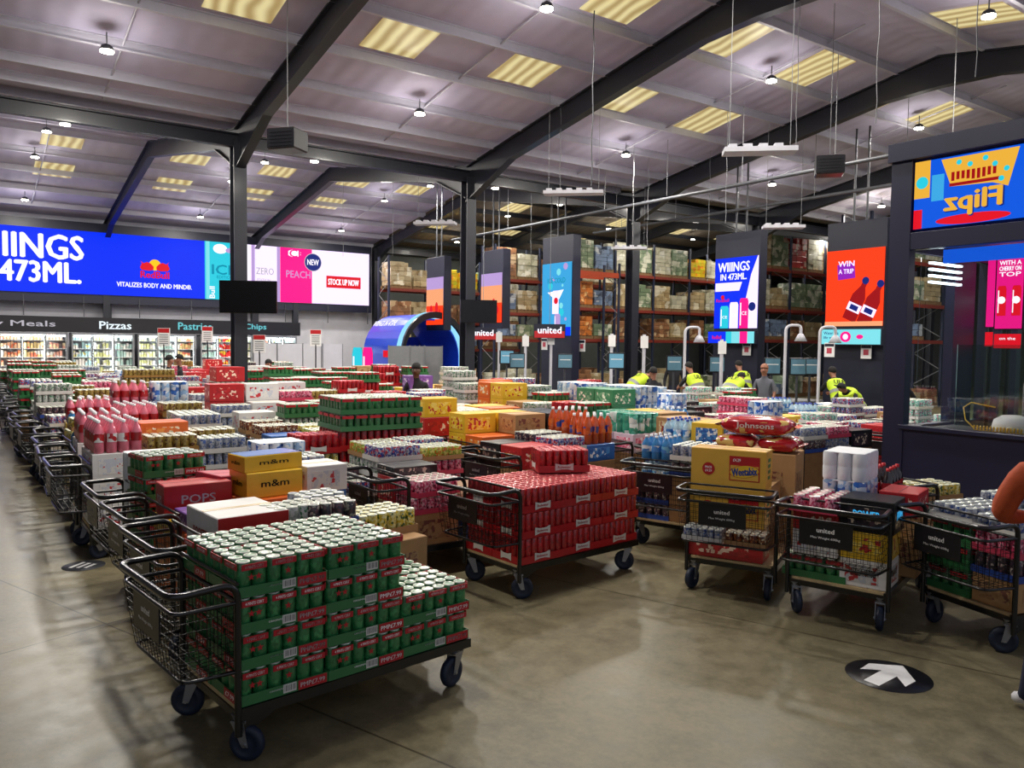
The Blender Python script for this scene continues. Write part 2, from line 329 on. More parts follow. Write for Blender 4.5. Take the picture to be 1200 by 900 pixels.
# purlins and sag rods
def purl(V, U0, U1, m, lab, grp):
    mb = MB(); z = zr(V)+.17
    mb.tube([W(U0, V, z+.07), W(U1, V, z+.07)], .012, m, 4)
    for dv, hh, zz in ((0, .17, 0), (.035, .02, -.085), (-.035, .02, .085)):
        p0, p1 = W(U0, V, z), W(U1, V, z); c = (p0+p1)/2
        mb.box((c.x, c.y, c.z+zz), ((p1-p0).length, .014 if dv == 0 else .07, hh), m, AU)
    solo('roof_purlin', mb, lab, 'purlin', group=grp)
for k, V in enumerate((-.5, -1.27, -2.45, -3.9, -5.4, -6.75, -8.3)): purl(V, -14, 24, 'purlin', 'white steel purlin on the near roof slope, %s up from the valley' % ORD[k], 'near slope purlins')
for k, V in enumerate((-10.1, -11.8, -13.3)): purl(V, -14, 24, 'purlin', 'white purlin beyond the ridge above the kiosk, %s down from the ridge' % ORD[k], 'ridge purlins')
for k, V in enumerate((.6, 2.4, 4.2, 6, 7.8)): purl(V, -14, 12, 'purlin', 'pale purlin on the slope just beyond the valley, %s up' % ORD[k], 'far bay rising purlins')
for k, V in enumerate((9.7, 11.45, 13.15, 15, 16.75)): purl(V, -14, 12, 'purlin', 'pale purlin on the slope above the wide screens, %s down' % ORD[k], 'far bay falling purlins')
for k, V in enumerate((1.5, 3.2, 4.9, 6.6, 8.3, 10.1, 11.8, 13.5, 15.2, 16.9)): purl(V, 12, 45, 'steel_black', 'dark purlin above the pallet racks, %s from the valley' % ORD[k], 'rack hall purlins')
for k, U in enumerate((-3, 3, 9, 15, 21)):
    mb = MB(); mb.tube([W(U+.3, -.2, zr(.2)+.16), W(U+.3, -9.1, zr(9.1)+.16)], .018, 'purlin', 6)
    solo('sag_rod', mb, 'thin pale tie rod across the near roof purlins, %s from left' % ORD[k], 'tie rod')
    if U < 12:
        mb = MB(); mb.tube([W(U+.3, 9.5, zr(9.5)+.16), W(U+.3, 17.8, zr(17.8)+.16)], .018, 'purlin', 6)
        solo('sag_rod', mb, 'thin pale tie rod on slope above the wide screens, %s from left' % ORD[k], 'tie rod')
# lamps
def lamp_mesh():
    a = MB(); a.lathe((0, 0, 0), [(.04, .10), (.09, .07), (.12, 0), (.10, 0)], 14, 'dkgrey'); a.tube([(0, 0, .08), (0, 0, .3)], .012, 'grey', 6)
    b = MB(); b.lathe((0, 0, -.03), [(.0001, 0), (.11, .0), (.11, .028)], 14, 'lamp'); return a.mesh('housing'), b.mesh('lens')
lh, ll = lamp_mesh()
LAMPS = [(u_, v_) for u_ in (-3, 3, 9, 15, 21) for v_ in (-2.8, -7.2)]+[(9, -11.5), (15, -11.5), (3, -11.5), (-3, -11.5)]+[(u_, v_) for u_ in (-3, 3, 9, 15, 21, 27) for v_ in (3.2, 7.4, 11.1, 15.4)]
for k, (U, V) in enumerate(LAMPS):
    z = zr(V)-.15
    side = 'near slope' if V < 0 and V > -9 else ('slope past ridge' if V < 0 else ('rack hall roof' if U > 12 else 'bay above screens'))
    vi = {-2.8: 'lower', -7.2: 'upper', -11.5: 'single', 3.2: 'nearest valley', 7.4: 'below ridge', 11.1: 'past ridge', 15.4: 'by the wall'}[V]
    t = thing('ceiling_lamp', 'bright high bay lamp, %s row of %s, %s from left' % (vi, side, ORD[int((U+3)/6)]), 'ceiling lamp', W(U, V, z))
    part('housing', lh, t); part('lens', ll, t)
    L = bpy.data.lights.new('lamp_light', 'AREA'); L.shape = 'DISK'; L.size = .5; L.energy = LAMP_W*(.6 if (U > 12 and V > 0) else 1); L.color = (1, .95, .86)
    lo = bpy.data.objects.new('lamp_light', L); C.objects.link(lo); lo.parent = t; lo.location = (0, 0, -.05)
    L2 = bpy.data.lights.new('lamp_glow', 'POINT'); L2.shadow_soft_size = .15; L2.energy = LAMP_W*.16; L2.color = (1, .95, .88)
    lo = bpy.data.objects.new('lamp_glow', L2); C.objects.link(lo); lo.parent = t; lo.location = (0, 0, -.35)
# ================================================================== SCREEN WALL
em('s_blue', (0, 34, 190), 1.9); em('s_white', (248, 244, 255), 1.25); em('s_lav', (226, 208, 244), 1.5); em('s_cyan', (40, 200, 220), 1.1); em('s_cyand', (10, 150, 180), 1.0)
em('s_pink', (236, 16, 120), 1.5); em('s_red', (222, 16, 36), 1.1); em('s_yel', (255, 190, 20), 1.2); em('s_navy', (20, 40, 130), .9); em('s_orange', (255, 62, 20), 1.1); em('s_peach', (255, 170, 120), 1.0)
em('s_sky', (60, 170, 230), 1.0); em('s_lilac', (190, 160, 220), 1.0); em('s_aqua', (130, 230, 240), 1.0); em('s_purple', (150, 30, 190), 1.0); em('s_gold', (240, 180, 60), 1.0); em('s_dred', (170, 10, 20), .9); em('s_grey', (200, 195, 205), .9); em('s_black', (20, 20, 40), .3)
def flatM(P, face):    # local x right, y up, z towards viewer. face = 'V' wall looking to -V, 'U' panel looking to -U
    if face == 'V': x = Vector((UX, UY, 0)); n = Vector((-VX, -VY, 0))
    else: x = Vector((-VX, -VY, 0)); n = Vector((-UX, -UY, 0))
    m = Matrix.Identity(4); y = Vector((0, 0, 1))
    for i in range(3): m[i][0] = x[i]; m[i][1] = y[i]; m[i][2] = n[i]; m[i][3] = P[i]
    return m
def pane(mb, x0, y0, x1, y1, z, m): mb.quad((x0, y0, z), (x1, y0, z), (x1, y1, z), (x0, y1, z), m)
def disc(mb, x, y, r, z, m, seg=20, sy=1): mb.add([(x+r*math.cos(2*math.pi*i/seg), y+r*sy*math.sin(2*math.pi*i/seg), z) for i in range(seg)], [tuple(range(seg))], m)
def can_art(mb, x, y, w, h, c, z, txt=None, c2='s_white'):
    mb.add([(x-w/2, y, z), (x+w/2, y, z), (x+w/2, y+h*.9, z), (x+w*.38, y+h, z), (x-w*.38, y+h, z), (x-w/2, y+h*.9, z)], [(0, 1, 2, 3, 4, 5)], c)
    pane(mb, x-w*.42, y+h*.1, x-w*.3, y+h*.85, z+.004, c2)
    if txt: mb.text(txt, (x, y+h*.5, z+.008), w*.7, h*.12, c2, bold=.02)
# left wide screen: U -9 .. 5.35 ; right part 5.35..11.5
t = thing('advert_screen', 'very wide blue and white LED advert screen high on the left wall', 'screen', (0, 0, 0))
mb = MB(); mb.M = flatM(W(0, 17.9, 0), 'V')
mb.box((1.2, 5.2, .0), (20.8, 3.2, .16), 'navy'); part('bezel', mb, t)
mb = MB(); mb.M = flatM(W(0, 17.8, 0), 'V'); Z0, Z1 = 3.95, 6.44
pane(mb, -9, Z0, 3.75, Z1, .03, 's_blue'); pane(mb, 3.75, Z0, 5.6, Z1, .03, 's_cyan'); pane(mb, 5.6, Z0, 11.45, Z1, .03, 's_lav')
mb.text('WIIINGS', (-3.0, 5.74, .05), 4.2, .93, 's_white', bold=.045); mb.text('473ML.', (-2.35, 4.75, .05), 2.7, .8, 's_white', bold=.05)
mb.text('VITALIZES BODY AND MIND®.', (1.75, 4.42, .05), 2.9, .2, 's_white', bold=.03); mb.text('RedBull', (1.75, 4.86, .05), 1.1, .27, 's_red', bold=.05)
disc(mb, 1.75, 5.27, .23, .045, 's_yel')
for s in (-1, 1):
    f = lambda a: (1.75+s*a[0], 5.02+a[1], .055)
    pts = [(.06, .04), (.22, .0), (.5, .02), (.58, .12), (.5, .3), (.56, .4), (.44, .3), (.3, .36), (.16, .3), (.05, .18)]
    pl = [f(p) for p in pts]; mb.add(pl, [tuple(range(len(pl)))[::s]], 's_red')
for x0, x1, c in ((3.8, 3.95, 's_aqua'), (5.05, 5.25, 's_aqua'), (5.3, 5.6, 's_white')): pane(mb, x0, Z0, x1, Z1, .04, c)
mb.text('ICE', (4.55, 5.25, .05), 1.0, .42, 's_cyand', bold=.04); mb.text('EDITION', (4.6, 4.93, .05), .7, .13, 's_cyand'); mb.text('Bull', (4.05, 4.25, .05), .5, .22, 's_white', R=Matrix.Rotation(math.pi/2, 4, 'Z'), bold=.03)
disc(mb, 4.4, 6.15, .3, .045, 's_white', sy=.7); disc(mb, 4.8, 6.1, .18, .05, 's_lilac', sy=.6)
pane(mb, 5.75, Z0, 7.05, Z1, .04, 's_lilac'); pane(mb, 5.9, Z0, 6.9, Z1, .045, 's_lav'); pane(mb, 7.05, Z0, 8.55, Z1, .05, 's_pink'); disc(mb, 7.7, 6.2, .33, .055, 's_white', sy=.5)
mb.text('ICE', (7.75, 6.2, .06), .8, .34, 's_pink', bold=.04); mb.text('PEACH', (7.9, 5.25, .06), 1.15, .32, 's_lilac', bold=.01); mb.text('ZERO', (6.35, 5.3, .06), .8, .3, 's_grey'); mb.text('EDITION', (6.3, 4.9, .06), .6, .13, 's_grey')
disc(mb, 8.6, 5.85, .42, .058, 's_grey'); disc(mb, 8.6, 5.85, .39, .062, 's_navy'); mb.text('NEW', (8.6, 5.85, .066), .55, .26, 's_white', bold=.03)
pane(mb, 9.25, 4.72, 11, 5.28, .06, 's_red'); mb.text('STOCK UP NOW', (10.12, 5.0, .066), 1.55, .28, 's_white', bold=.045)
part('display', mb, t)
# fascia and freezers
mb = MB(); mb.M = flatM(W(0, 17.5, 0), 'V'); mb.box((.2, 2.72, 0), (15.2, .6, .5), 'sign_black')
t = thing('shop_fascia', 'long black fascia with white department names above the freezers', 'sign'); part('board', mb, t)
em('letter_white', (235, 248, 255), 1.1); em('letter_cyan', (120, 215, 225), .9)
mb = MB(); mb.M = flatM(W(0, 17.23, 0), 'V')
mb.text('Ready Meals', (-3.6, 2.70, .02), 3.3, .28, 's_grey', bold=.02); part('lettering', mb, t); mb = MB(); mb.M = flatM(W(0, 17.23, 0), 'V'); mb.text('Pizzas', (.15, 2.72, .02), 1.15, .3, 'letter_white', bold=.04)
part('lettering', mb, t); mb = MB(); mb.M = flatM(W(0, 17.23, 0), 'V'); mb.text('Pastries', (3.2, 2.75, .02), 1.35, .3, 'letter_cyan', bold=.03); part('lettering', mb, t); mb = MB(); mb.M = flatM(W(0, 17.23, 0), 'V'); mb.text('Chips', (5.75, 2.76, .02), .95, .3, 'letter_cyan', bold=.03); part('lettering', mb, t)
em('fz_light', (235, 250, 250), 16)
FZ = []
for j, c in enumerate([((244, 190, 150), (232, 120, 80)), ((248, 216, 150), (236, 130, 100)), ((236, 170, 150), (244, 224, 180)), ((180, 220, 226), (240, 226, 140)), ((226, 230, 160), (244, 244, 236)), ((180, 214, 206), (238, 238, 230)), ((220, 40, 40), (240, 200, 60))]):
    FZ.append(pmat('frozen%d' % j, c[0], c[1], (245, 240, 235), 6, .4, 0))
for gi, (U0, U1, cols) in enumerate(((-6.2, -3.95, (0, 1, 2)), (-3.8, -1.55, (0, 1, 2)), (-1.42, .82, (3, 4, 5)), (.95, 3.2, (4, 5, 1)), (3.4, 5.6, (5, 6, 4)), (5.8, 7.6, (1, 3, 5)))):
    t = thing('glass_door_freezer', 'lit three door upright freezer below the fascia, %s from the left' % ORD[gi], 'freezer')
    mb = MB(); mb.M = flatM(W((U0+U1)/2, 17.5, 0), 'V'); wd = U1-U0
    mb.box((0, 2.36, 0), (wd, .08, .7), 'zinc'); mb.box((0, .15, 0), (wd, .3, .7), 'zinc')
    for s in (-1, 1): mb.box((s*(wd/2-.03), 1.2, 0), (.06, 2.4, .7), 'zinc')
    mb.box((0, 1.2, -.33), (wd, 2.3, .04), 'wallwhite')
    for r in range(6): mb.box((0, .45+r*.33, -.05), (wd-.1, .02, .5), 'white')
    part('cabinet', mb, t)
    mb = MB(); mb.M = flatM(W((U0+U1)/2, 17.5, 0), 'V')
    for s in (-.5, -.167, .167, .5): mb.box((s*wd*.96, 1.32, .2), (.03, 1.95, .03), 'fz_light')
    mb.box((0, 2.28, .22), (wd*.96, .05, .04), 'fz_light'); part('light_tube', mb, t)
    for k in range(3):
        mb = MB(); mb.M = flatM(W(U0+wd*(k+.5)/3, 17.5, 0), 'V'); dw = wd/3
        for s in (-1, 1): mb.box((s*(dw/2-.02), 1.3, .36), (.035, 2.0, .03), 'grey')
        mb.box((0, 2.28, .36), (dw, .04, .03), 'grey'); mb.box((0, .32, .36), (dw, .04, .03), 'grey'); part('door_frame', mb, t)
        mb = MB(); mb.M = flatM(W(U0+wd*(k+.5)/3, 17.5, 0), 'V')
        for r in range(6):
            for q in range(6):
                if random.random() < .9:
                    h = random.uniform(.17, .27); mb.box((-dw/2+.1+q*(dw-.16)/5.4, .46+r*.33+h/2, .05+random.uniform(-.03, .03)), ((dw-.2)/6.5, h, .18), FZ[cols[k]])
        solo('frozen_food', mb, 'frozen food packs behind the %s door of the %s freezer from left' % (ORD[k], ORD[gi]), 'frozen food', kind='stuff')
for i, (U0, U1) in enumerate(((-.25, .1), (7.6, 8.0))):
    mb = MB(); mb.M = flatM(W((U0+U1)/2, 17.9, 0), 'V'); mb.box((0, 3.5, 0), (.24, 1, .2), 'steel_black'); solo('wall_post', mb, 'short black post between fascia and wide screen, %s from left' % ORD[i], 'post')
mb = MB(); mb.M = flatM(W(0, 18.1, 0), 'V')
for k in range(9): mb.box((-5+k*2.05, 3.45, .3), (.03, .8, .03), 'dkgrey')
struct('trim_1', mb)
# ================================================================== TROLLEYS (local: +X along the deck away from the handle, Y across)
TL, TW, DZ, HZ = 1.54, .78, .30, .96
def trolley_parts(lod):
    P = {}
    def g(n):
        if lod: n = 'all'
        return P.setdefault(n, MB())
    d = g('deck'); d.box((TL/2, 0, DZ-.012), (TL-.02, TW-.06, .022), 'deck_wood')
    f = g('deck_frame')
    for s in (-1, 1): f.box((TL/2, s*(TW/2-.015), DZ-.03), (TL, .04, .055), 'tube_black')
    for x in (.02, TL*.33, TL*.66, TL-.02): f.box((x, 0, DZ-.045), (.04, TW-.05, .04), 'tube_black')
    for s in (-1, 1): f.add([(.02, s*(TW/2-.015), DZ-.05), (.26, s*(TW/2-.015), DZ-.05), (.02, s*(TW/2-.015), DZ-.16), (.02, s*(TW/2-.03), DZ-.05), (.26, s*(TW/2-.03), DZ-.05), (.02, s*(TW/2-.03), DZ-.16)], [(0, 2, 1), (3, 4, 5), (0, 1, 4, 3), (1, 2, 5, 4), (2, 0, 3, 5)], 'tube_black')
    h = g('handle_tube'); y = TW/2; ov = -.34; sg = 6 if lod else 10
    lp = fil([(0, -y, .16), (0, -y, HZ), (ov, -y-.015, HZ-.01), (ov, y+.015, HZ-.01), (0, y, HZ), (0, y, .16)], .09, 3 if lod else 6)
    h.tube(lp, .018, 'tube_black', sg)
    r = g('basket_rail'); zr2 = HZ-.10
    r.tube(fil([(0, -y, zr2), (ov+.02, -y, zr2), (ov+.02, y, zr2), (0, y, zr2)], .06, 4), .011, 'tube_black', 6)
    r.tube([(0, -y, zr2), (0, y, zr2)], .011, 'tube_black', 6); r.tube([(0, -y, HZ-.005), (0, y, HZ-.005)], .010, 'tube_black', 6)
    r.tube(fil([(0, -y, .50), (ov+.07, -y+.03, .50), (ov+.07, y-.03, .50), (0, y, .50)], .06, 4), .010, 'tube_black', 6)
    b = g('wire_basket'); st = .1 if lod else .05; wr = .003 if lod else .0021; z0, z1 = .50, zr2
    def pt(u, w_, side):      # u across 0..1, w_ height 0..1
        z = z0+(z1-z0)*w_; xo = (ov+.07)*(1-w_)+(ov+.02)*w_; yy = (y-.03)*(1-w_)+y*w_
        if side == 'end': return (xo, (u*2-1)*yy, z)
        if side == 'L': return (xo*u, yy, z)
        if side == 'R': return (xo*u, -yy, z)
        if side == 'in': return (0, (u*2-1)*y, z)
        return ((ov+.07)*w_, (u*2-1)*(y-.03), z0)
    for side, wd, ht in (('end', TW, z1-z0), ('L', .32, z1-z0), ('R', .32, z1-z0), ('in', TW, z1-z0), ('bot', TW, .27)):
        n = int(wd/st); m_ = int(ht/(st*1.0))
        for i in range(n+1): b.tube([pt(i/n, 0, side), pt(i/n, 1, side)], wr, 'wire', 4)
        for j in range(m_+1): b.tube([pt(0, j/m_, side), pt(1, j/m_, side)], wr, 'wire', 4)
    s = g('sign_plate'); s.box((ov+.018, 0, .765), (.008, .40, .2), 'sign_black')
    if not lod:
        tx = g('store_lettering'); tx.text('united', (ov+.012, 0, .79), .13, .035, 'text_white', R=RL, bold=.04); tx = g('lettering'); tx.text('Max Weight 600kg', (ov+.012, 0, .73), .22, .022, 'text_white', R=RL, bold=.02)
    return P
def caster_parts(lod):
    a = MB(); a.lathe((0, 0, .2), [(.035, .0), (.04, .03), (.05, .055)], 10, 'zinc')
    for s in (-1, 1): a.add([(-.03, s*.032, .215), (.04, s*.032, .215), (.015-.035, s*.032, .085), (-.035-.02, s*.032, .085), (-.03, s*.037, .215), (.04, s*.037, .215), (-.02, s*.037, .085), (-.055, s*.037, .085)], [(0, 1, 2, 3), (7, 6, 5, 4), (0, 4, 5, 1), (1, 5, 6, 2), (2, 6, 7, 3), (3, 7, 4, 0)], 'zinc')
    a.box((0, 0, .215), (.08, .078, .012), 'zinc'); a.tube([(-.035, -.045, .095), (-.035, .045, .095)], .01, 'chrome', 8)
    w_ = MB(); w_.lathe((-.035, 0, .095), [(.02, -.03), (.055, -.02), (.06, -.026), (.085, -.024), (.095, -.012), (.095, .012), (.085, .024), (.06, .026), (.055, .02), (.02, .03)], 12 if lod else 24, 'rubber_blue', RX)
    return a, w_
TP = {n: m.mesh(n) for n, m in trolley_parts(False).items()}
CA, CW = [m.mesh(n) for n, m in zip(('caster', 'wheel'), caster_parts(False))]
_far = trolley_parts(True)['all']
for x in (.06, TL-.06):
    for y in (-.31, .31):
        a, b = caster_parts(True)
        for q in (a, b):
            k = MB(); _far.add([v+Vector((x, y, 0)) for v in q.v], q.f, q.mats[0], True)
TFAR = _far.mesh('trolley_far')
def trolley(label, x, y, deg, near=True, group='shopping platform trolleys'):
    if not near: return solo('platform_trolley', TFAR, label, 'trolley', (x, y, 0), math.radians(deg), group)
    t = thing('platform_trolley', label, 'trolley', (x, y, 0), math.radians(deg), group)
    for n, m in TP.items():
        if 'lettering' in n: continue
        o = part(n, m, t)
        if n == 'sign_plate': part('lettering', TP['lettering'], o); part('lettering', TP['store_lettering'], o)
    for cx in (.04, TL-.08):
        for cy in (-.33, .33):
            c = part('caster', CA, t); c.location = (cx, cy, 0); c.rotation_euler = (0, 0, random.uniform(-.9, .9)+(0 if cx > 1 else random.choice([0, 2.6]))); part('wheel', CW, c)
    return t
# ================================================================== PRODUCTS
def canm(n, a, b, c, thr=.6): return pmat(n, a, b, c, 55, .3, .5, thr)
canm('can_green', (44, 118, 66), (34, 102, 56), (60, 140, 82), .55); canm('can_red', (170, 12, 24), (196, 34, 44), (132, 10, 22), .58); mat('lid_red', (214, 92, 96), .3, .2, .5, .25, 60)
canm('can_blue', (40, 60, 150), (190, 195, 210), (200, 40, 50), .5); canm('can_silver', (176, 180, 190), (120, 130, 150), (60, 90, 160), .52)
canm('can_gold', (150, 124, 52), (180, 160, 90), (90, 40, 30), .55); canm('can_dark', (52, 44, 60), (100, 60, 70), (180, 170, 160), .55)
canm('can_brown', (96, 36, 24), (170, 100, 50), (230, 210, 170), .55); canm('can_pink', (216, 60, 110), (240, 170, 190), (120, 30, 60), .5)
canm('can_yellow', (220, 190, 40), (240, 230, 160), (60, 90, 40), .5); canm('can_white', (206, 206, 204), (160, 170, 160), (40, 120, 70), .5)
canm('can_lime', (140, 170, 60), (220, 220, 120), (210, 110, 30), .5); canm('can_mint', (96, 196, 170), (220, 240, 236), (230, 120, 160), .5)
mat('red_label', (178, 24, 38), .4); mat('green_tray', (42, 112, 62), .45, coat=.3); mat('red_tray', (176, 16, 28), .4, coat=.4, var=.08); mat('white_tray', (214, 212, 206), .5)
mat('blue_tray', (40, 70, 150), .45); mat('gold_tray', (150, 110, 50), .5); mat('pink_tray', (200, 60, 90), .45); mat('kraft_tray', (170, 130, 86), .7)
mat('film', (205, 212, 214), .12, 0, 1, var=.12, scale=30, bump=.8)
def can_tray(P, g, can, tray, band=None, h=.19, nx=6, ny=4, text=None, price=False, near=False, L=.50, D=.375, lid='lid'):
    r = L/nx/2*.96; ch = h-.006; seg = 12 if near else 7
    b = g('cans')
    dx = L/nx; dy = D/ny
    for i in range(nx):
        for j in range(ny):
            if not near and 0 < i < nx-1 and 0 < j < ny-1:
                b.lathe(((i+.5)*dx-L/2, (j+.5)*dy-D/2, ch-.012), [(r*.98, 0), (r*.8, .012)], seg, lid); continue
            b.lathe(((i+.5)*dx-L/2, (j+.5)*dy-D/2, .004), [(r*.8, 0), (r, .014), (r, ch-.02), (r*.88, ch-.008)], seg, can)
            b.lathe(((i+.5)*dx-L/2, (j+.5)*dy-D/2, ch-.012), [(r*.9, -.002), (r*.93, .010), (r*.8, .0105), (r*.76, .005), (.001, .005)], seg, lid)
    t = g('tray'); th_ = h*.30; e = .004
    for s in (-1, 1): t.box((0, s*(D/2+e/2), th_/2), (L+2*e, e, th_), tray); t.box((s*(L/2+e/2), 0, th_/2), (e, D, th_), tray)
    t.box((0, 0, .002), (L, D, .004), tray)
    if band:
        q = g('bands')
        for s in (-1, 1):
            for k in range(3): q.box(((k-1)*L/3, s*(D/2+.003), h*.83), (L/3*.82, .004, h*.17), band)
            for k in range(2): q.box((s*(L/2+.003), (k-.5)*D/2, h*.83), (.004, D/2*.8, h*.17), band)
        if near:
            for k in range(3): q.text('4 PINTS CERT', ((k-1)*L/3, -D/2-.0055, h*.83), L/3*.6, h*.08, 'text_white', R=RX, bold=.02)
            for k in range(2): q.text('4 PINTS CERT', (-L/2-.0055, (k-.5)*D/2, h*.83), D/2*.6, h*.08, 'text_white', R=RL, bold=.02)
    if price:
        q = g('price_label')
        q2 = g('brand_lettering'); q3 = g('barcode_label'); q4 = g('end_price_label')
        q.box((L*.32, -D/2-.006, h*.15), (L*.34, .004, h*.27), 'red_label'); q.text('PMP£7.99', (L*.32, -D/2-.0085, h*.15), L*.29, h*.13, 'text_white', R=RX, bold=.03)
        q3.box((L*.05, -D/2-.006, h*.17), (L*.15, .004, h*.24), 'white_tray')
        for k in range(9): q3.box((L*(-.01+k*.015), -D/2-.0085, h*.18), (.003 if k % 3 else .0015, .001, h*.17), 'text_black')
        q2.text('ORIGINAL', (-L*.10, -D/2-.0055, h*.20), L*.16, h*.05, 'text_white', R=RX)
        q4.box((-L/2-.006, -D*.2, h*.15), (.004, D*.4, h*.27), 'red_label'); q4.text('£7.99', (-L/2-.0085, -D*.2, h*.15), D*.3, h*.13, 'text_white', R=RL, bold=.03)
        for px_ in (-L*.37, -L*.29, L*.04):
            star(g('star_mark#%.2f' % px_), px_, -D/2-.004, h*.55, .021, 'red_label')
    if text:
        for s in (-1, 1):
            q = g('logo#%d' % s)
            R_ = RX if s < 0 else RXB
            q.add([(x_, s*(D/2+.006), z_) for x_, z_ in ((-.09, h*.08), (-.03, h*.14), (.03, h*.14), (.09, h*.08), (.09, h*.40), (.03, h*.34), (-.03, h*.34), (-.09, h*.40))], [(0, 1, 2, 3, 4, 5, 6, 7)[::-s]], 'white_tray')
            if near: q.text(text, (0, s*(D/2+.0075), h*.24), .13, h*.10, 'red_label', R=R_, bold=.03)
        for s in (-1, 1):
            q = g('logo#%d' % (s*2))
            q.add([(s*(L/2+.006), y_, z_) for y_, z_ in ((-.07, h*.08), (-.03, h*.14), (.03, h*.14), (.07, h*.08), (.07, h*.40), (.03, h*.34), (-.03, h*.34), (-.07, h*.40))], [(0, 1, 2, 3, 4, 5, 6, 7)[::s]], 'white_tray')
def star(q, x, y, z, r, m):
    vs = [(x, y-.0035, z)]+[(x+(r if k % 2 == 0 else r*.4)*math.sin(math.pi*k/5), y-.0035+(.002), z+(r if k % 2 == 0 else r*.4)*math.cos(math.pi*k/5)) for k in range(10)]
    vs = [(a, y-.0035, c) for a, b, c in vs]
    q.add(vs, [(0, 1+k, 1+(k+1) % 10) for k in range(10)], m)
pmat('lab_orange', (225, 90, 24), (240, 120, 40), (40, 60, 150), 14); pmat('lab_blue', (60, 130, 200), (120, 190, 225), (235, 240, 245), 14); pmat('lab_red', (190, 24, 34), (150, 16, 24), (240, 240, 240), 14)
mat('liq_orange', (196, 84, 40), .12, coat=.8); mat('liq_clear', (178, 206, 220), .08, coat=.8, var=.15, scale=40); mat('liq_cola', (40, 20, 18), .1, coat=.8); mat('liq_pink', (226, 120, 140), .12, coat=.8); mat('liq_blue', (60, 130, 190), .1, coat=.8)
mat('cap_white', (230, 232, 235), .4); mat('cap_blue', (40, 70, 170), .4); mat('cap_red', (190, 20, 30), .4)
def bottles(P, g, liq, lab, cap, nx=4, ny=3, h=.34, near=False):
    L, D = .46, .35; r = L/nx/2*.95; b = g('bottles'); l = g('labels'); c = g('caps'); s = 12 if near else 8
    for i in range(nx):
        for j in range(ny):
            p = ((i+.5)*L/nx-L/2, (j+.5)*D/ny-D/2, 0)
            b.lathe(p, [(r*.8, .002), (r, .02), (r*.96, h*.35), (r, h*.62), (r*.75, h*.76), (r*.3, h*.9), (r*.28, h*.94)], s, liq)
            l.lathe(p, [(r*1.02, h*.34), (r*1.02, h*.6)], s, lab); c.lathe(p, [(r*.33, h*.92), (r*.33, h), (r*.2, h)], s, cap)
def carton(P, g, col, pan, text=None, tcol='text_white', L=.48, D=.36, h=.27, near=False, tape=True, top=None, side=None):
    b = g('carton'); b.box((0, 0, h/2), (L, D, h), col, bev=.006)
    p = g('print_panel')
    for s in (-1, 1):
        if pan:
            p.box((L*.04*s, s*(D/2+.001), h*.48), (L*.7, .003, h*.62), pan); p.box((s*(L/2+.001), 0, h*.5), (.003, D*.7, h*.6), pan)
        if text:
            p.text(text, (0, s*(D/2+.004), h*.55), L*.5, h*.26, tcol, R=(RX if s < 0 else RXB), bold=.03); p.text(text, (s*(L/2+.004), 0, h*.55), D*.5, h*.22, tcol, R=(RL if s < 0 else RR), bold=.03)
    if side:
        for s in (-1, 1): p.box((0, s*(D/2+.0015), h*.5), (L*.985, .003, h*.98), side)
    t = g('tape')
    if tape: t.box((0, 0, h+.0005), (L*.99, .05, .002), 'tape')
    if top: t.box((0, 0, h+.0005), (L*.97, D*.97, .002), top)
    if not tape and not top: t.box((0, 0, h+.0003), (L*.96, .004, .0016), 'dkgrey')
pmat('roll_print', (224, 232, 242), (150, 186, 226), (40, 100, 190), 16, .3, .8, .52); mat('paper_white', (232, 236, 240), .6)
pmat('roll_aqua', (60, 170, 140), (110, 214, 190), (235, 245, 240), 10, .25, .8)
def cereal(P, g, L=.66, D=.26, h=.34, near=False):
    b = g('carton'); b.box((0, 0, h/2), (L, D, h), 'c_skin', bev=.006)
    t = g('top_flap'); t.box((0, 0, h+.0005), (L*.98, .02, .002), 'kraft')
    for s in (-1, 1):
        p = g('logo_oval#%d' % s)
        R_ = RX if s < 0 else RXB; y = s*(D/2+.002)
        M0 = p.M; p.M = M0 @ Matrix.Translation((0, y, 0)) @ R_
        pane(p, L*.02, h*.2, L*.42, h*.84, .0, 'c_red'); pane(p, L*.035, h*.225, L*.405, h*.6, .001, 'c_skin')
        p.M = p.M @ Matrix.Translation((L*.22, h*.45, .002)) @ Matrix.Rotation(.12, 4, 'Z'); disc(p, 0, 0, L*.2, 0, 'c_red', 28, .42); disc(p, 0, 0, L*.19, .001, 'c_yellow', 28, .42); p.M = M0
    for s in (-1, 1):
        q = g('lettering#%d' % s)
        R_ = (RX if s < 0 else RXB) @ Matrix.Rotation(.12, 4, 'Z'); k = -s
        q.text('Weetabix', (k*L*.22, s*(D/2+.006), h*.45), L*.33, h*.2, 'blue_tray', R=R_, bold=.05)
    for s in (-1, 1):
        q = g('price_flash#%d' % s)
        R_ = RX if s < 0 else RXB; M0 = q.M; q.M = M0 @ Matrix.Translation((0, s*(D/2+.003), 0)) @ R_; disc(q, -L*.26, h*.46, L*.085, 0, 'c_red', 24); q.text('PRICE', (-L*.26, h*.5, .002), L*.09, h*.06, 'text_white', bold=.03); q.text('£4.29', (-L*.26, h*.41, .002), L*.09, h*.06, 'text_white', bold=.03); q.M = M0; q5 = g('price_text#%d' % s); q5.M = M0 @ Matrix.Translation((0, s*(D/2+.003), 0)) @ R_; q5.text('£4.29', (L*.12, h*.74, .004), L*.1, h*.08, 'text_white', bold=.03)
    q = g('side_windows')
    for s in (-1, 1):
        for k in range(4): q.box((s*(L/2+.001), 0, h*(.3+.15*k)), (.003, D*.35, h*.09), 'green_tray')
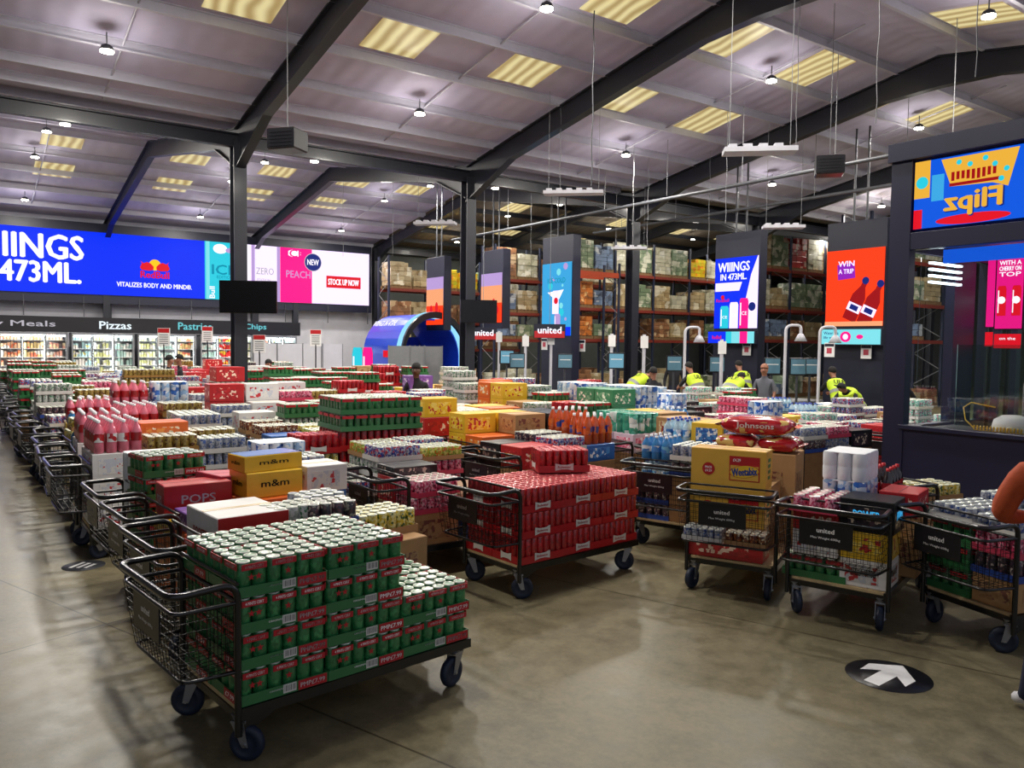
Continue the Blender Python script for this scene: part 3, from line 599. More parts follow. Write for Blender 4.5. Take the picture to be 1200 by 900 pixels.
def rolls(P, g, m, nx=4, ny=3, h=.26, near=False, top='paper_white'):
    L, D = .48, .36; r = L/nx/2*1.02; b = g('rolls')
    for i in range(nx):
        for j in range(ny):
            if not near and 0 < i < nx-1 and 0 < j < ny-1: continue
            b.lathe(((i+.5)*L/nx-L/2, (j+.5)*D/ny-D/2, 0), [(r*.9, 0), (r, .02), (r, h*.47), (r*.96, h*.5), (r, h*.53), (r, h-.02), (r*.9, h-.002)], 10, m)
    t = g('wrap_top'); t.box((0, 0, h-.006), (L*.93, D*.93, .012), top, bev=.004)
def sack(P, g, m, L=.56, D=.40, h=.15, near=False, lab=None, txt=None):
    b = g('sack'); n, k = 18, 12; vs = []; fs = []
    for j in range(k+1):
        ph = math.pi*(j/k-.5)
        for i in range(n):
            th = 2*math.pi*i/n; e = lambda v, q: math.copysign(abs(v)**q, v)
            x = e(math.cos(th), .45)*math.cos(ph)**.5*L/2; y = e(math.sin(th), .5)*math.cos(ph)**.5*D/2; z = h/2+e(math.sin(ph), .8)*h/2*(1-.25*(abs(x)/(L/2))**4)
            z += .006*math.sin(x*31+y*17)*math.cos(ph); vs.append((x, y, z))
    for j in range(k):
        for i in range(n): q = (i+1) % n; fs.append((j*n+i, j*n+q, (j+1)*n+q, (j+1)*n+i))
    b.add(vs, fs, m, True)
    for s in (-1, 1): b.add([(s*L*.5, -D*.36, h*.42), (s*L*.5, D*.36, h*.42), (s*L*.56, D*.42, h*.5), (s*L*.56, -D*.42, h*.5), (s*L*.5, D*.36, h*.56), (s*L*.5, -D*.36, h*.56)], [(0, 1, 2, 3), (3, 2, 4, 5)], m)
    if txt:
        q = g('lettering'); q.text(txt, (0, 0, h+.008), L*.5, D*.28, 'text_white', bold=.03); q.text(txt, (0, -D*.5-.004, h*.5), L*.5, h*.35, 'text_white', R=RX, bold=.03)
pmat('p_wetred', (176, 18, 32), (206, 40, 50), (226, 190, 110), 16, .25, .8, .55); mat('paper_sack', (150, 118, 92), .75, var=.12, scale=6, bump=.6)
def P_(n, a, b, c, s=30, thr=.52): return pmat(n, a, b, c, s, .4, .5, thr)
P_('p_white', (220, 218, 214), (196, 200, 210), (190, 40, 50)); P_('p_red', (190, 26, 34), (160, 18, 28), (240, 210, 190)); P_('p_blue', (34, 92, 170), (70, 140, 205), (235, 235, 235)); P_('p_yellow', (232, 190, 40), (240, 214, 110), (190, 40, 40))
P_('p_orange', (224, 110, 36), (236, 150, 60), (240, 230, 200)); P_('p_green', (52, 130, 90), (110, 170, 130), (235, 235, 220)); P_('p_dark', (34, 30, 40), (70, 50, 60), (210, 190, 170)); P_('p_pink', (214, 80, 120), (236, 170, 190), (250, 235, 240)); P_('p_purple', (120, 70, 150), (170, 130, 200), (235, 225, 240)); P_('p_cream', (222, 212, 180), (200, 180, 130), (150, 60, 50)); P_('p_kraft', (176, 140, 98), (160, 120, 80), (120, 70, 60))
mat('c_blue', (34, 98, 176), .45, coat=.2); mat('c_red', (186, 26, 32), .45, coat=.2); mat('c_yellow', (230, 186, 44), .45, coat=.2); mat('c_orange', (226, 104, 30), .45, coat=.2); mat('c_purple', (128, 84, 166), .45, coat=.2); mat('c_pink', (186, 66, 84), .5); mat('c_white', (226, 224, 222), .5); mat('c_green', (60, 140, 96), .4, coat=.3); mat('c_lilac', (226, 204, 222), .5); mat('c_skin', (226, 176, 70), .4, coat=.3)
K = {}   # kind: (builder, kwargs, height, object name, description, category)
def kd(k, fn, hh, name, desc, cat, **kw): kw.setdefault('h', hh); K[k] = (fn, kw, hh, name, desc, cat)
kd('hk', can_tray, .19, 'beer_can_tray', 'green beer can tray', 'can tray', can='can_green', tray='green_tray', band='red_label')
kd('hkn', can_tray, .19, 'beer_can_tray', 'green beer can tray', 'can tray', can='can_green', tray='green_tray', band='red_label', price=True, near=True)
kd('bud', can_tray, .22, 'beer_can_case', 'red beer can case', 'can case', can='can_red', tray='red_tray', lid='lid_red', h=.22, text='Budweiser')
kd('budn', can_tray, .22, 'beer_can_case', 'red beer can case', 'can case', can='can_red', tray='red_tray', lid='lid_red', h=.22, nx=7, ny=5, text='Budweiser', near=True)
kd('rb', can_tray, .16, 'drink_can_tray', 'blue and silver can tray', 'can tray', can='can_blue', tray='white_tray', h=.16)
kd('silver', can_tray, .17, 'drink_can_tray', 'silver can tray', 'can tray', can='can_silver', tray='white_tray', h=.17)
kd('gold', can_tray, .18, 'drink_can_tray', 'golden can tray', 'can tray', can='can_gold', tray='gold_tray', h=.18)
kd('dkcan', can_tray, .17, 'drink_can_tray', 'dark can tray', 'can tray', can='can_dark', tray='blue_tray', h=.17)
kd('brown', can_tray, .17, 'coffee_tray', 'brown jar tray', 'jar tray', can='can_brown', tray='kraft_tray', h=.17)
kd('pinkt', can_tray, .16, 'drink_can_tray', 'pink can tray', 'can tray', can='can_pink', tray='pink_tray', h=.16)
kd('yelt', can_tray, .15, 'food_can_tray', 'yellow tin tray', 'tin tray', can='can_yellow', tray='kraft_tray', h=.15)
kd('wcan', can_tray, .17, 'food_can_tray', 'white tin tray', 'tin tray', can='can_white', tray='white_tray', h=.17)
kd('limet', can_tray, .15, 'food_can_tray', 'lime green tin tray', 'tin tray', can='can_lime', tray='kraft_tray', h=.15)
kd('mint', can_tray, .17, 'drink_can_tray', 'mint green can tray', 'can tray', can='can_mint', tray='white_tray', h=.17)
kd('fanta', bottles, .36, 'bottle_pack', 'orange soda bottle pack', 'bottle pack', liq='liq_orange', lab='lab_orange', cap='cap_white', h=.36)
kd('water', bottles, .30, 'bottle_pack', 'clear water bottle pack', 'bottle pack', liq='liq_clear', lab='lab_blue', cap='cap_blue', h=.30)
kd('cola', bottles, .32, 'bottle_pack', 'dark cola bottle pack', 'bottle pack', liq='liq_cola', lab='lab_red', cap='cap_red', h=.32)
kd('pinkb', bottles, .33, 'bottle_pack', 'pink drink bottle pack', 'bottle pack', liq='liq_pink', lab='lab_red', cap='cap_white', h=.33)
kd('blueb', bottles, .26, 'bottle_pack', 'blue drink bottle pack', 'bottle pack', liq='liq_blue', lab='lab_blue', cap='cap_white', h=.26)
for k, c, p, d in (('wbox', 'c_white', 'p_white', 'white printed'), ('redbox', 'c_red', 'p_red', 'red'), ('bluebox', 'c_blue', 'p_blue', 'blue'), ('ybox', 'c_yellow', 'p_yellow', 'yellow'), ('obox', 'c_orange', 'p_orange', 'orange'),
                   ('greenbox', 'c_green', 'p_green', 'green'), ('dkbox', 'sign_black', 'p_dark', 'black'), ('pinkbox', 'c_lilac', 'p_pink', 'pale pink'), ('purbox', 'c_purple', 'p_purple', 'purple'), ('cream', 'kraft', 'p_cream', 'cream labelled'), ('kraft', 'kraft', 'p_kraft', 'brown cardboard')):
    kd(k, carton, .25, ('cardboard_box' if k in ('kraft', 'cream') else 'carton'), d+' carton', 'carton', col=c, pan=p, h=.25, tape=(k in ('kraft', 'cream', 'wbox')))
kd('roll', rolls, .26, 'paper_roll_pack', 'blue paper roll pack', 'roll pack', m='roll_print')
kd('aqua', rolls, .26, 'paper_roll_pack', 'aqua paper roll pack', 'roll pack', m='roll_aqua', top='roll_aqua')
kd('sack', sack, .15, 'food_sack', 'brown paper food sack', 'sack', m='paper_sack')
kd('rsack', sack, .15, 'food_sack', 'red plastic food sack', 'sack', m='p_wetred')
kd('cereal', cereal, .34, 'cereal_carton', 'yellow cereal carton', 'carton')
kd('fill', carton, .5, 'cardboard_box', 'tall brown box', 'box', col='kraft_dark', pan=None, h=.5)
_KM = {}
def kmesh(k, joined, **over):
    key = (k, joined, tuple(sorted(over.items())))
    if key not in _KM:
        fn, kw, h, *_ = K[k]; P = {}
        kw = dict(kw); kw.update(over)
        if not joined: kw['near'] = True
        fn(P, (lambda n: P.setdefault('all' if joined else n, MB())), **kw)
        _KM[key] = {n: m.mesh(n) for n, m in P.items() if m.v}
    return _KM[key]
USED = {}
def pack(k, loc, rz, label, group=None, near=False, name=None, cat=None, tilt=None, **over):
    fn, kw, h, nm, desc, ct = K[k]; nm = name or nm; ct = cat or ct
    if near:
        t = thing(nm, label, ct, loc, rz, group)
        for n, m in kmesh(k, False, **over).items(): part(n.split('#')[0], m, t)
    else:
        t = solo(nm, kmesh(k, True, **over)['all'], label, ct, loc, rz, group)
    if tilt: t.rotation_euler = (tilt[0], tilt[1], rz)
    return t
def onT(T, x, y):   # trolley-local to world
    a = math.radians(T[2]); return (T[0]+x*math.cos(a)-y*math.sin(a), T[1]+x*math.sin(a)+y*math.cos(a))
LAYW = lambda i, n: 'top' if i == n-1 else ('bottom' if i == 0 else {n-2: 'second from top', n-3: 'third from top'}.get(i, '%s from bottom' % ORD[i]))
def stack(T, x, y, items, where='', dz=DZ, rot=0, near=True, group=None, js=.006):
    """items bottom->top"""
    z = dz; n = len(items)
    for i, it in enumerate(items):
        k, over = (it, {}) if isinstance(it, str) else it
        over = dict(over); lab = over.pop('label', None); r2 = over.pop('r', 0); nm = over.pop('name', None); ct = over.pop('cat', None)
        h = over.get('h', K[k][2])
        wx, wy = onT(T, x+random.uniform(-js, js), y+random.uniform(-js, js))
        lab = lab or '%s, %s, %s' % (K[k][4], LAYW(i, n), where)
        pack(k, (wx, wy, z+.001), math.radians(T[2]+rot+r2)+random.uniform(-.006, .006), lab, group, near, nm, ct, **over)
        z += h+.001
    return z
# ------------------------------------------------------------------ front trolleys and their loads
T0 = (-1.65, 4.27, 42.2); T3 = (-2.07, 5.10, 41); T2 = (-2.60, 5.86, 40); T1 = (-3.19, 6.66, 38); TR = (-.17, 6.96, 40.5); TWT = (1.95, 6.93, 60.6); TM = (2.62, 6.27, 52); TRT = (3.47, 5.93, 20.6)
TB = (3.75, 7.55, 24); TS = (1.68, 8.45, 55); TQ = (-1.16, 7.5, 36)
trolley('black wire platform trolley in the left foreground carrying green beer trays', *T0)
trolley('black platform trolley directly behind the green beer trolley, with a white carton', *T3)
trolley('black platform trolley third from the front in the left line, loaded with snack cartons', *T2)
trolley('black platform trolley fourth in the left line with upright green beer trays', *T1)
trolley('platform trolley standing alone in mid foreground stacked with red beer cases', *TR)
trolley('black platform trolley carrying the yellow cereal cartons and red sacks', *TWT)
trolley('black platform trolley with a black multipack and red bottle trays, right foreground', *TM)
trolley('platform trolley beside the person in a rust jacket at the right edge', *TRT)
trolley('empty-looking platform trolley against the dark kiosk behind the rightmost trolley', *TB)
trolley('platform trolley left of the cereal cartons, behind the red beer trolley', *TS)
for xi, (x, n) in enumerate(((.26, 4), (.77, 4), (1.28, 2))):
    for s, nm in ((-1, 'front'), (1, 'rear')):
        stack(T0, x, s*.193, ['hkn']*n, '%s row, %s stack of foreground trolley' % (nm, ('left', 'middle', 'right')[xi]))
for xi, x in enumerate((.26, .77, 1.28)):
    for s, nm in ((-1, 'front'), (1, 'rear')):
        stack(TR, x, s*.193, ['budn']*3, '%s row, %s stack of red trolley' % (nm, ('left', 'middle', 'right')[xi]))
wx, wy = onT(TR, .98, .16); pack('budn', (wx, wy, DZ+.67), math.radians(12), 'single red beer can case lying turned on top of the red beer load', near=True)
# ---- load of T3 (white carton, drinks)
stack(T3, .30, .0, [('kraft', dict(h=.3, L=.5, D=.62, label='brown carton under the white carton on second trolley')), ('kraft', dict(h=.14, L=.46, D=.56, label='flat brown carton directly beneath the white carton with red end')), ('wbox', dict(h=.33, L=.48, D=.56, pan=None, text='ROOSTER', tcol='c_red', side='c_red', label='white carton with red end and blue print behind the green beer'))])
stack(T3, .82, .0, [('kraft', dict(h=.34, L=.5, D=.7, label='brown carton low in the middle of the second trolley')), ('wbox', dict(h=.27, L=.5, D=.6, side='c_red', label='flat white carton with a red edge behind the green beer stack'))], '')
P4 = dict(nx=3, ny=2)
for (x, y, k, r, lab) in ((.62, -.12, 'wcan', 8, 'shrink wrapped pack of fruit drink cans nearest the white carton'), (.88, -.16, 'dkcan', -6, 'dark can pack with a yellow sticker behind the green beer top'), (.95, .14, 'silver', 4, 'grey lidded can pack behind the yellow stickered one')):
    wx, wy = onT(T3, x, y); pack(k, (wx, wy, DZ+.615), math.radians(T3[2]+r), lab, near=True, nx=4, ny=3, L=.36, D=.27)
stack(T3, 1.30, -.12, [('kraft', dict(h=.48, L=.44, D=.7, label='brown carton at the far end of the second trolley')), ('yelt', dict(h=.18, label='white lidded yellow tub tray right behind the green beer'))], '', rot=3)
# ---- load of T2 (snack cartons)
stack(T2, .28, .15, [('obox', dict(h=.42, L=.5, D=.4, label='orange carton low at the handle end of third trolley')), ('ybox', dict(h=.12, L=.5, D=.4, label='flat yellow orange carton below the red cereal carton')), ('redbox', dict(h=.25, L=.50, D=.28, pan=None, text='POPS', r=-4, label='red cereal carton with white lettering on the third left trolley'))], '')
stack(T2, .22, -.2, [('obox', dict(h=.5, L=.34, D=.3, label='tall orange carton beside the handle of third trolley')), ('purbox', dict(h=.14, L=.3, D=.28, label='purple and white box beside the red cereal carton'))], '')
stack(T2, .80, .0, [('kraft', dict(h=.5, L=.5, D=.7, label='brown carton in the middle of the third trolley')), ('obox', dict(h=.16, L=.54, D=.5, label='long orange carton below the yellow chocolate cartons')), ('ybox', dict(h=.2, L=.46, D=.36, pan=None, text='m&m', tcol='text_black', label='yellow chocolate carton under the blue and yellow one')), ('ybox', dict(h=.13, L=.5, D=.28, pan=None, text='m&m', tcol='text_black', top='c_blue', r=6, label='topmost yellow carton with blue lid on left trolleys'))], '')
stack(T2, 1.25, .0, [('kraft', dict(h=.55, L=.4, D=.7, label='brown carton at the far end of third trolley')), ('bluebox', dict(h=.1, L=.36, D=.36, label='thin blue base carton under the white snack carton')), ('wbox', dict(h=.22, L=.36, D=.36, label='white carton with blue foot right of the yellow chocolate cartons'))], '')
wx, wy = onT(T2, .55, .30); pack('pinkbox', (wx, wy, DZ+.55), math.radians(60), 'dusky pink carton standing turned behind the red cereal carton', near=True, col='c_pink', pan=None, L=.34, D=.3, h=.26, tilt=(.06, .1))
# ---- load of T1
stack(T1, .22, -.15, ['hkn']*5, 'near stack on fourth left trolley', rot=6)
stack(T1, .22, .24, [('kraft', dict(h=.42, D=.28, L=.4, label='brown carton below the white wrapped bales on fourth left trolley')), ('roll', dict(h=.24, ny=2, m='paper_white', label='white plastic wrapped bale lower of two left of the beer trays')), ('roll', dict(h=.24, ny=2, m='paper_white', label='white plastic wrapped bale upper of two left of the beer trays'))], '')
stack(T1, .85, -.18, ['kraft', ('purbox', dict(h=.3)), ('pinkbox', dict(h=.14))], 'middle of fourth left trolley'); stack(T1, .85, .2, ['kraft', 'bluebox', 'rb'], 'middle rear of fourth left trolley')
stack(T1, 1.32, -.18, ['fill', 'silver', 'silver'], 'far end of fourth left trolley'); stack(T1, 1.32, .2, ['fill', 'silver', 'roll'], 'far rear of fourth left trolley')
# ---- cereal trolley
YC = dict(r=-90)
stack(TWT, .16, .05, [('redbox', dict(h=.22, L=.66, D=.28, r=90, label='low red carton on the deck below the yellow cereal cartons')), ('kraft', dict(h=.08, L=.64, D=.28, r=90, label='flat brown carton under the lower yellow cereal carton')), ('cereal', dict(label='lower yellow cereal carton behind the basket sign', **YC)), ('cereal', dict(label='upper large yellow cereal carton with red price flash', **YC))], '')
wx, wy = onT(TWT, .02, .05)
stack(TWT, .62, .1, [('kraft', dict(h=.62, L=.5, D=.7, label='tall brown carton behind the yellow cereal cartons')), ('gold', dict(r=90, label='jar tray between cereal carton and red sacks'))], '')
stack(TWT, 1.15, .0, [('kraft', dict(h=.86, L=.5, D=.76, label='big brown cardboard carton under the red sacks'))], '')
for (x, y, z, r, lab) in ((1.1, .22, 1.165, 90, 'red sack lower left under the top red sack'), (1.12, -.2, 1.165, 84, 'red sack lower right under the top red sack'), (1.1, .02, 1.32, -88, 'topmost large red sack on the brown carton')):
    wx, wy = onT(TWT, x, y); pack('rsack', (wx, wy, z), math.radians(TWT[2]+r), lab, near=True, txt='Johnsons', **(dict(L=.72, h=.19) if z > 1.3 else dict(L=.40)))
for y, k, lab in ((.19, 'silver', 'short can tray lying in the basket below the cereal cartons, left side'), (-.18, 'brown', 'jar tray lying in the basket below the cereal cartons, right side')):
    wx, wy = onT(TWT, -.145, y); pack(k, (wx, wy, .508), math.radians(TWT[2]+90), lab, near=True, h=.11, nx=5, ny=3, L=.34, D=.21)
# ---- mid trolley
stack(TM, .22, .19, [('hk', dict(r=90)), ('wbox', dict(h=.2, r=90, L=.36)), ('redbox', dict(h=.16, L=.38, D=.36, label='red tray of wrapped bottles on the front of black multipack trolley')), ('pinkt', dict(h=.14, nx=5, ny=3, label='clear wrapped red topped tray left of the black multipack'))], 'left front of black multipack trolley')
stack(TM, .22, -.2, [('wbox', dict(h=.22, r=90, text='STELLA ARTOIS', tcol='text_black', L=.36, label='white lettered beer carton low on the black multipack trolley')), ('ybox', dict(h=.22, L=.38, label='yellow carton seen through the basket of black multipack trolley')), ('dkbox', dict(h=.26, L=.36, D=.4, text='POWER', tcol='s_sky', top=None, r=0, label='black multipack with blue power lettering and yellow handle'))], '')
stack(TM, .72, .1, [('kraft', dict(h=.5, D=.7)), ('roll', dict(m='roll_print', h=.26, label='pale blue wrapped roll bale behind the red bottle tray')), ('roll', dict(m='paper_white', h=.24, label='top pale wrapped roll bale on black multipack trolley'))], 'middle of black multipack trolley')
stack(TM, .78, -.32, [('kraft', dict(h=.5, L=.4, D=.3)), ('redbox', dict(h=.2, L=.42, D=.3, label='dusky red carton right of the pale roll bale'))], 'right middle of black multipack trolley')
stack(TM, 1.25, .0, [('fill', dict(D=.7)), ('cola', dict()), ], 'far end of black multipack trolley')
# ---- right trolley
stack(TRT, .28, .19, ['hk', 'hk', 'hk', ('silver', dict(h=.12, label='wrapped can tray topping the trolley beside rust jacket, left'))], 'left front stack of rightmost trolley')
stack(TRT, .28, -.2, [('kraft', dict(h=.22)), 'dkcan', 'pinkt', ('silver', dict(h=.12, label='wrapped can tray topping the trolley beside rust jacket, middle'))], 'right front stack of rightmost trolley')
stack(TRT, .80, .19, ['kraft', 'pinkt', 'rb', 'silver'], 'left middle stack of rightmost trolley'); stack(TRT, .80, -.2, ['kraft', 'gold', 'dkcan', 'silver'], 'right middle stack of rightmost trolley')
stack(TB, .5, .1, ['kraft', 'wcan', ('yelt', dict(label='round snack tub tray left of the trolley handles near the kiosk'))], 'trolley against the kiosk')
# ---- trolley behind red one
stack(TS, .28, .18, ['dkcan', 'dkcan', 'water', 'blueb'], 'left front of trolley behind red beer'); stack(TS, .28, -.2, ['fill', 'dkcan', ('silver', dict())], 'right front of trolley behind red beer')
stack(TS, .85, .18, ['fill', 'ybox', 'water'], 'left middle of trolley behind red beer'); stack(TS, .85, -.2, ['fill', 'ybox', ('ybox', dict(pan='p_blue', h=.28, label='yellow carton with blue picture panel left of the red sacks'))], 'right middle of trolley behind red beer')
# ---- low flat trolley with sack between green and red loads
trolley('low platform trolley with a brown paper sack between green and red beer loads', *TQ[:3])
stack(TQ, .30, -.19, [('kraft', dict(h=.3)), ('pinkt', dict(label='pink wrapped can case behind the green beer, nearest the sack')), ('pinkt', dict(r=8, label='tilted pink and white can case on top beside the brown sack'))])
stack(TQ, .30, .2, [('kraft', dict(h=.34)), 'redbox', ('dkbox', dict(h=.1, label='flat dark box between green and red beer trolleys'))], 'sack trolley handle end')
stack(TQ, .85, -.1, [('bluebox', dict(h=.20, L=.46, D=.5, label='blue wrapped pack under the brown paper sack')), ('sack', dict(h=.30, L=.82, D=.5, label='large brown paper sack lying between green and red beer loads'))])
stack(TQ, 1.32, .1, ['kraft', 'yelt'], 'far end of the sack trolley')
# ================================================================== THE QUEUES OF LOADED TROLLEYS BEHIND
ANCH = [(10, 440, 'hk'), (30, 432, 'hk'), (60, 447, 'hk'), (75, 428, 'gold'), (20, 470, 'rb'), (60, 470, 'dkcan'), (40, 495, 'rb'), (12, 500, 'hk'), (75, 480, 'yelt'), (85, 492, 'blueb'), (112, 478, 'pinkb'), (150, 472, 'pinkb'), (120, 505, 'wbox'), (155, 500, 'wbox'),
 (110, 430, 'rb'), (152, 430, 'wcan'), (130, 443, 'rb'), (105, 455, 'gold'), (120, 455, 'pinkt'), (180, 458, 'gold'), (185, 490, 'cream'), (215, 468, 'wcan'), (210, 500, 'gold'), (245, 470, 'silver'), (238, 442, 'redbox'), (220, 425, 'wcan'), (245, 422, 'blueb'), (270, 458, 'hk'), (265, 445, 'wbox'),
 (300, 430, 'wbox'), (305, 443, 'hk'), (305, 462, 'wbox'), (275, 433, 'dkcan'), (320, 488, 'bluebox'), (280, 495, 'brown'), (258, 518, 'silver'), (345, 472, 'pinkt'), (400, 428, 'dkcan'), (385, 462, 'gold'), (488, 470, 'rb'), (345, 452, 'hk'), (405, 495, 'pinkt'), (330, 440, 'wcan'), (360, 498, 'yelt'), (325, 512, 'pinkt'), (370, 520, 'pinkt'), (300, 520, 'pinkt'), (390, 440, 'hk'), (400, 455, 'hk'), (440, 437, 'hk'), (480, 440, 'hk'),
 (420, 475, 'bud'), (450, 490, 'bud'), (460, 462, 'bud'), (360, 430, 'pinkt'), (370, 440, 'hk'), (378, 422, 'brown'), (392, 418, 'ybox'), (420, 425, 'dkcan'), (505, 455, 'ybox'), (490, 452, 'rb'), (515, 478, 'redbox'), (530, 475, 'cream'), (470, 520, 'water'), (555, 470, 'wcan'), (585, 470, 'obox'), (500, 515, 'rb'), (478, 500, 'wcan'), (540, 462, 'wcan'), (500, 497, 'pinkt'), (540, 492, 'yelt'),
 (562, 440, 'cream'), (530, 425, 'ybox'), (578, 428, 'ybox'), (592, 450, 'wcan'), (552, 455, 'redbox'), (570, 478, 'ybox'), (600, 462, 'redbox'), (612, 475, 'wcan'), (560, 510, 'obox'), (592, 498, 'kraft'), (575, 520, 'obox'), (612, 512, 'redbox'), (548, 530, 'dkbox'), (575, 540, 'dkbox'), (625, 428, 'obox'), (640, 447, 'bluebox'),
 (660, 432, 'roll'), (690, 425, 'roll'), (692, 457, 'bud'), (645, 478, 'dkbox'), (662, 460, 'brown'), (685, 442, 'hk'), (715, 445, 'roll'), (705, 478, 'rb'), (642, 505, 'cola'), (668, 500, 'dkcan'), (695, 500, 'fanta'), (735, 460, 'greenbox'), (740, 488, 'aqua'), (742, 518, 'pinkbox'), (760, 450, 'roll'), (768, 470, 'roll'),
 (780, 485, 'roll'), (800, 500, 'cream'), (788, 520, 'water'), (830, 475, 'water'), (840, 458, 'mint'), (852, 480, 'rb'), (880, 500, 'cola'), (810, 470, 'dkbox'), (900, 482, 'water'), (925, 492, 'silver'), (960, 470, 'mint'), (940, 455, 'mint'), (985, 458, 'rb'), (1000, 478, 'rb'), (900, 458, 'silver'), (960, 502, 'gold'),
 (950, 448, 'redbox'), (1022, 490, 'redbox'), (975, 490, 'pinkt'), (1010, 510, 'dkbox'), (880, 455, 'hk'), (870, 470, 'pinkt'), (905, 470, 'water'), (935, 470, 'water'), (990, 440, 'wbox'), (1080, 480, 'mint'), (1130, 480, 'rb'), (800, 445, 'redbox'), (770, 425, 'redbox'), (440, 520, 'silver'), (520, 510, 'silver'), (30, 415, 'redbox'), (1000, 525, 'dkcan'), (955, 525, 'gold'), (1030, 470, 'rb'), (1010, 490, 'wbox'), (960, 545, 'dkcan'), (100, 520, 'wbox')]
random.seed(11)
CELLN = {(0, -1): 'handle-end right', (0, 1): 'handle-end left', (1, -1): 'middle right', (1, 1): 'middle left', (2, -1): 'far-end right', (2, 1): 'far-end left'}
def anchor(px, py):
    return min(ANCH, key=lambda a: (a[0]-px)**2+((a[1]-py)*1.6)**2)[2]
COLS = [-4.15, -2.15, -.15, 1.85, 3.85, 5.85, 7.85]
def lim(c):   # first and last V of a queue
    return {-4.15: (-8.9, 9.5), -2.15: (-10.3, 9.5), -.15: (-10.6, 9.5), 1.85: (-11.3, 9.5), 3.85: (-11.4, 6.5), 5.85: (-11.7, -2.6), 7.85: (-12.6, -3.6)}[c]
F = 'fill'; BUD = ['bud']*4+['hk']*2
OVR = {(0, 0): [['wbox', 'wbox', 'wbox', 'pinkb'], ['wbox', 'wbox', 'wbox', 'pinkb'], ['gold']*5, ['kraft', 'kraft', 'obox', 'obox'], ['silver']*5, ['gold']*5],
 (0, 1): [['wbox', 'wbox', 'wbox', 'pinkb'], ['wbox', 'wbox', 'wbox', 'pinkb'], ['gold']*5, ['gold']*5, ['silver']*6, ['wcan']*6],
 (0, 2): [['blueb', 'blueb', 'blueb', 'yelt'], ['yelt']*5, ['wbox', 'wbox', 'wbox', 'pinkb'], ['wbox', 'wbox', 'wbox', 'pinkb'], ['gold']*6, ['wcan']*6],
 (1, 0): [['dkcan', 'silver', 'rb'], ['kraft', 'wcan', 'dkcan'], [F, 'wcan', 'rb'], ['kraft', 'kraft', 'wcan', 'limet'], ['pinkt', 'rb', 'rb', 'pinkt', 'limet'], ['kraft', 'kraft', 'wcan', 'rb']],
 (1, 1): [['kraft', 'redbox', 'yelt', 'bud'], ['kraft', 'pinkt', 'pinkt', 'yelt'], BUD, BUD, BUD, BUD],
 (1, 2): [[F, 'bluebox'], [F, 'brown', 'brown'], [F, 'yelt', 'limet'], [F, 'wcan', 'yelt'], ['dkcan']*4+['hk'], ['dkcan']*4+['hk']],
 (1, 3): [[F, 'brown', 'brown'], [F, 'silver', 'wbox'], [F, 'hk', 'wcan', 'hk'], [F, 'pinkt', 'brown'], [F, 'redbox', 'yelt'], [F, 'dkcan', 'hk', 'hk']],
 (2, 0): [['kraft', 'kraft', ('redbox', dict(text='ESTRELLA', tcol='c_yellow'))], ['dkbox', 'dkbox', 'dkbox'], [F, 'pinkt', 'rb'], [F, 'dkcan', 'dkcan'], [F, ('bluebox', dict(h=.2)), 'fanta'], [F, 'kraft', 'fanta']],
 (2, 1): [['dkbox', 'dkbox', 'obox'], ['dkbox', 'dkbox', 'ybox', 'ybox'], [F, 'obox', 'kraft'], [F, 'redbox', 'ybox'], [F, 'wbox', 'dkbox'], [F, 'cream', 'dkbox']],
 (2, 2): [[F, 'pinkt', 'redbox', 'ybox'], [F, 'rb', 'pinkt', 'ybox'], [F, 'limet', 'wcan', 'wcan'], [F, 'brown', 'limet', 'wcan'], [F, 'ybox', 'obox'], [F, 'redbox', 'ybox']],
 (3, 1): [[F, 'pinkbox', 'aqua'], [F, 'pinkbox', 'aqua'], [F, 'redbox', 'cream'], [F, 'redbox', 'ybox'], [F, 'water'], [F, 'blueb', 'blueb']],
 (3, 2): [[F, 'brown', 'bud', 'hk'], [F, 'dkcan', 'brown', 'bud'], [F, 'kraft', 'greenbox', 'greenbox'], [F, 'kraft', 'greenbox', 'greenbox'], [F, 'roll', 'roll', 'roll'], [F, 'roll', 'roll', 'roll']],
 (3, 3): [[F, 'brown', 'brown', 'wcan'], [F, 'ybox', 'cream'], [F, 'bluebox', 'obox'], [F, 'bud', 'bud', 'hk'], [F, 'roll', 'roll', 'roll'], [F, 'roll', 'roll', 'roll']],
 (4, 0): [[F, 'dkcan', 'silver'], [F, 'dkcan', 'gold'], [F, 'silver', 'pinkt'], [F, 'gold'], [F, 'dkbox'], [F, 'rb', 'pinkt']]}
TREF = []
NCAN = 0
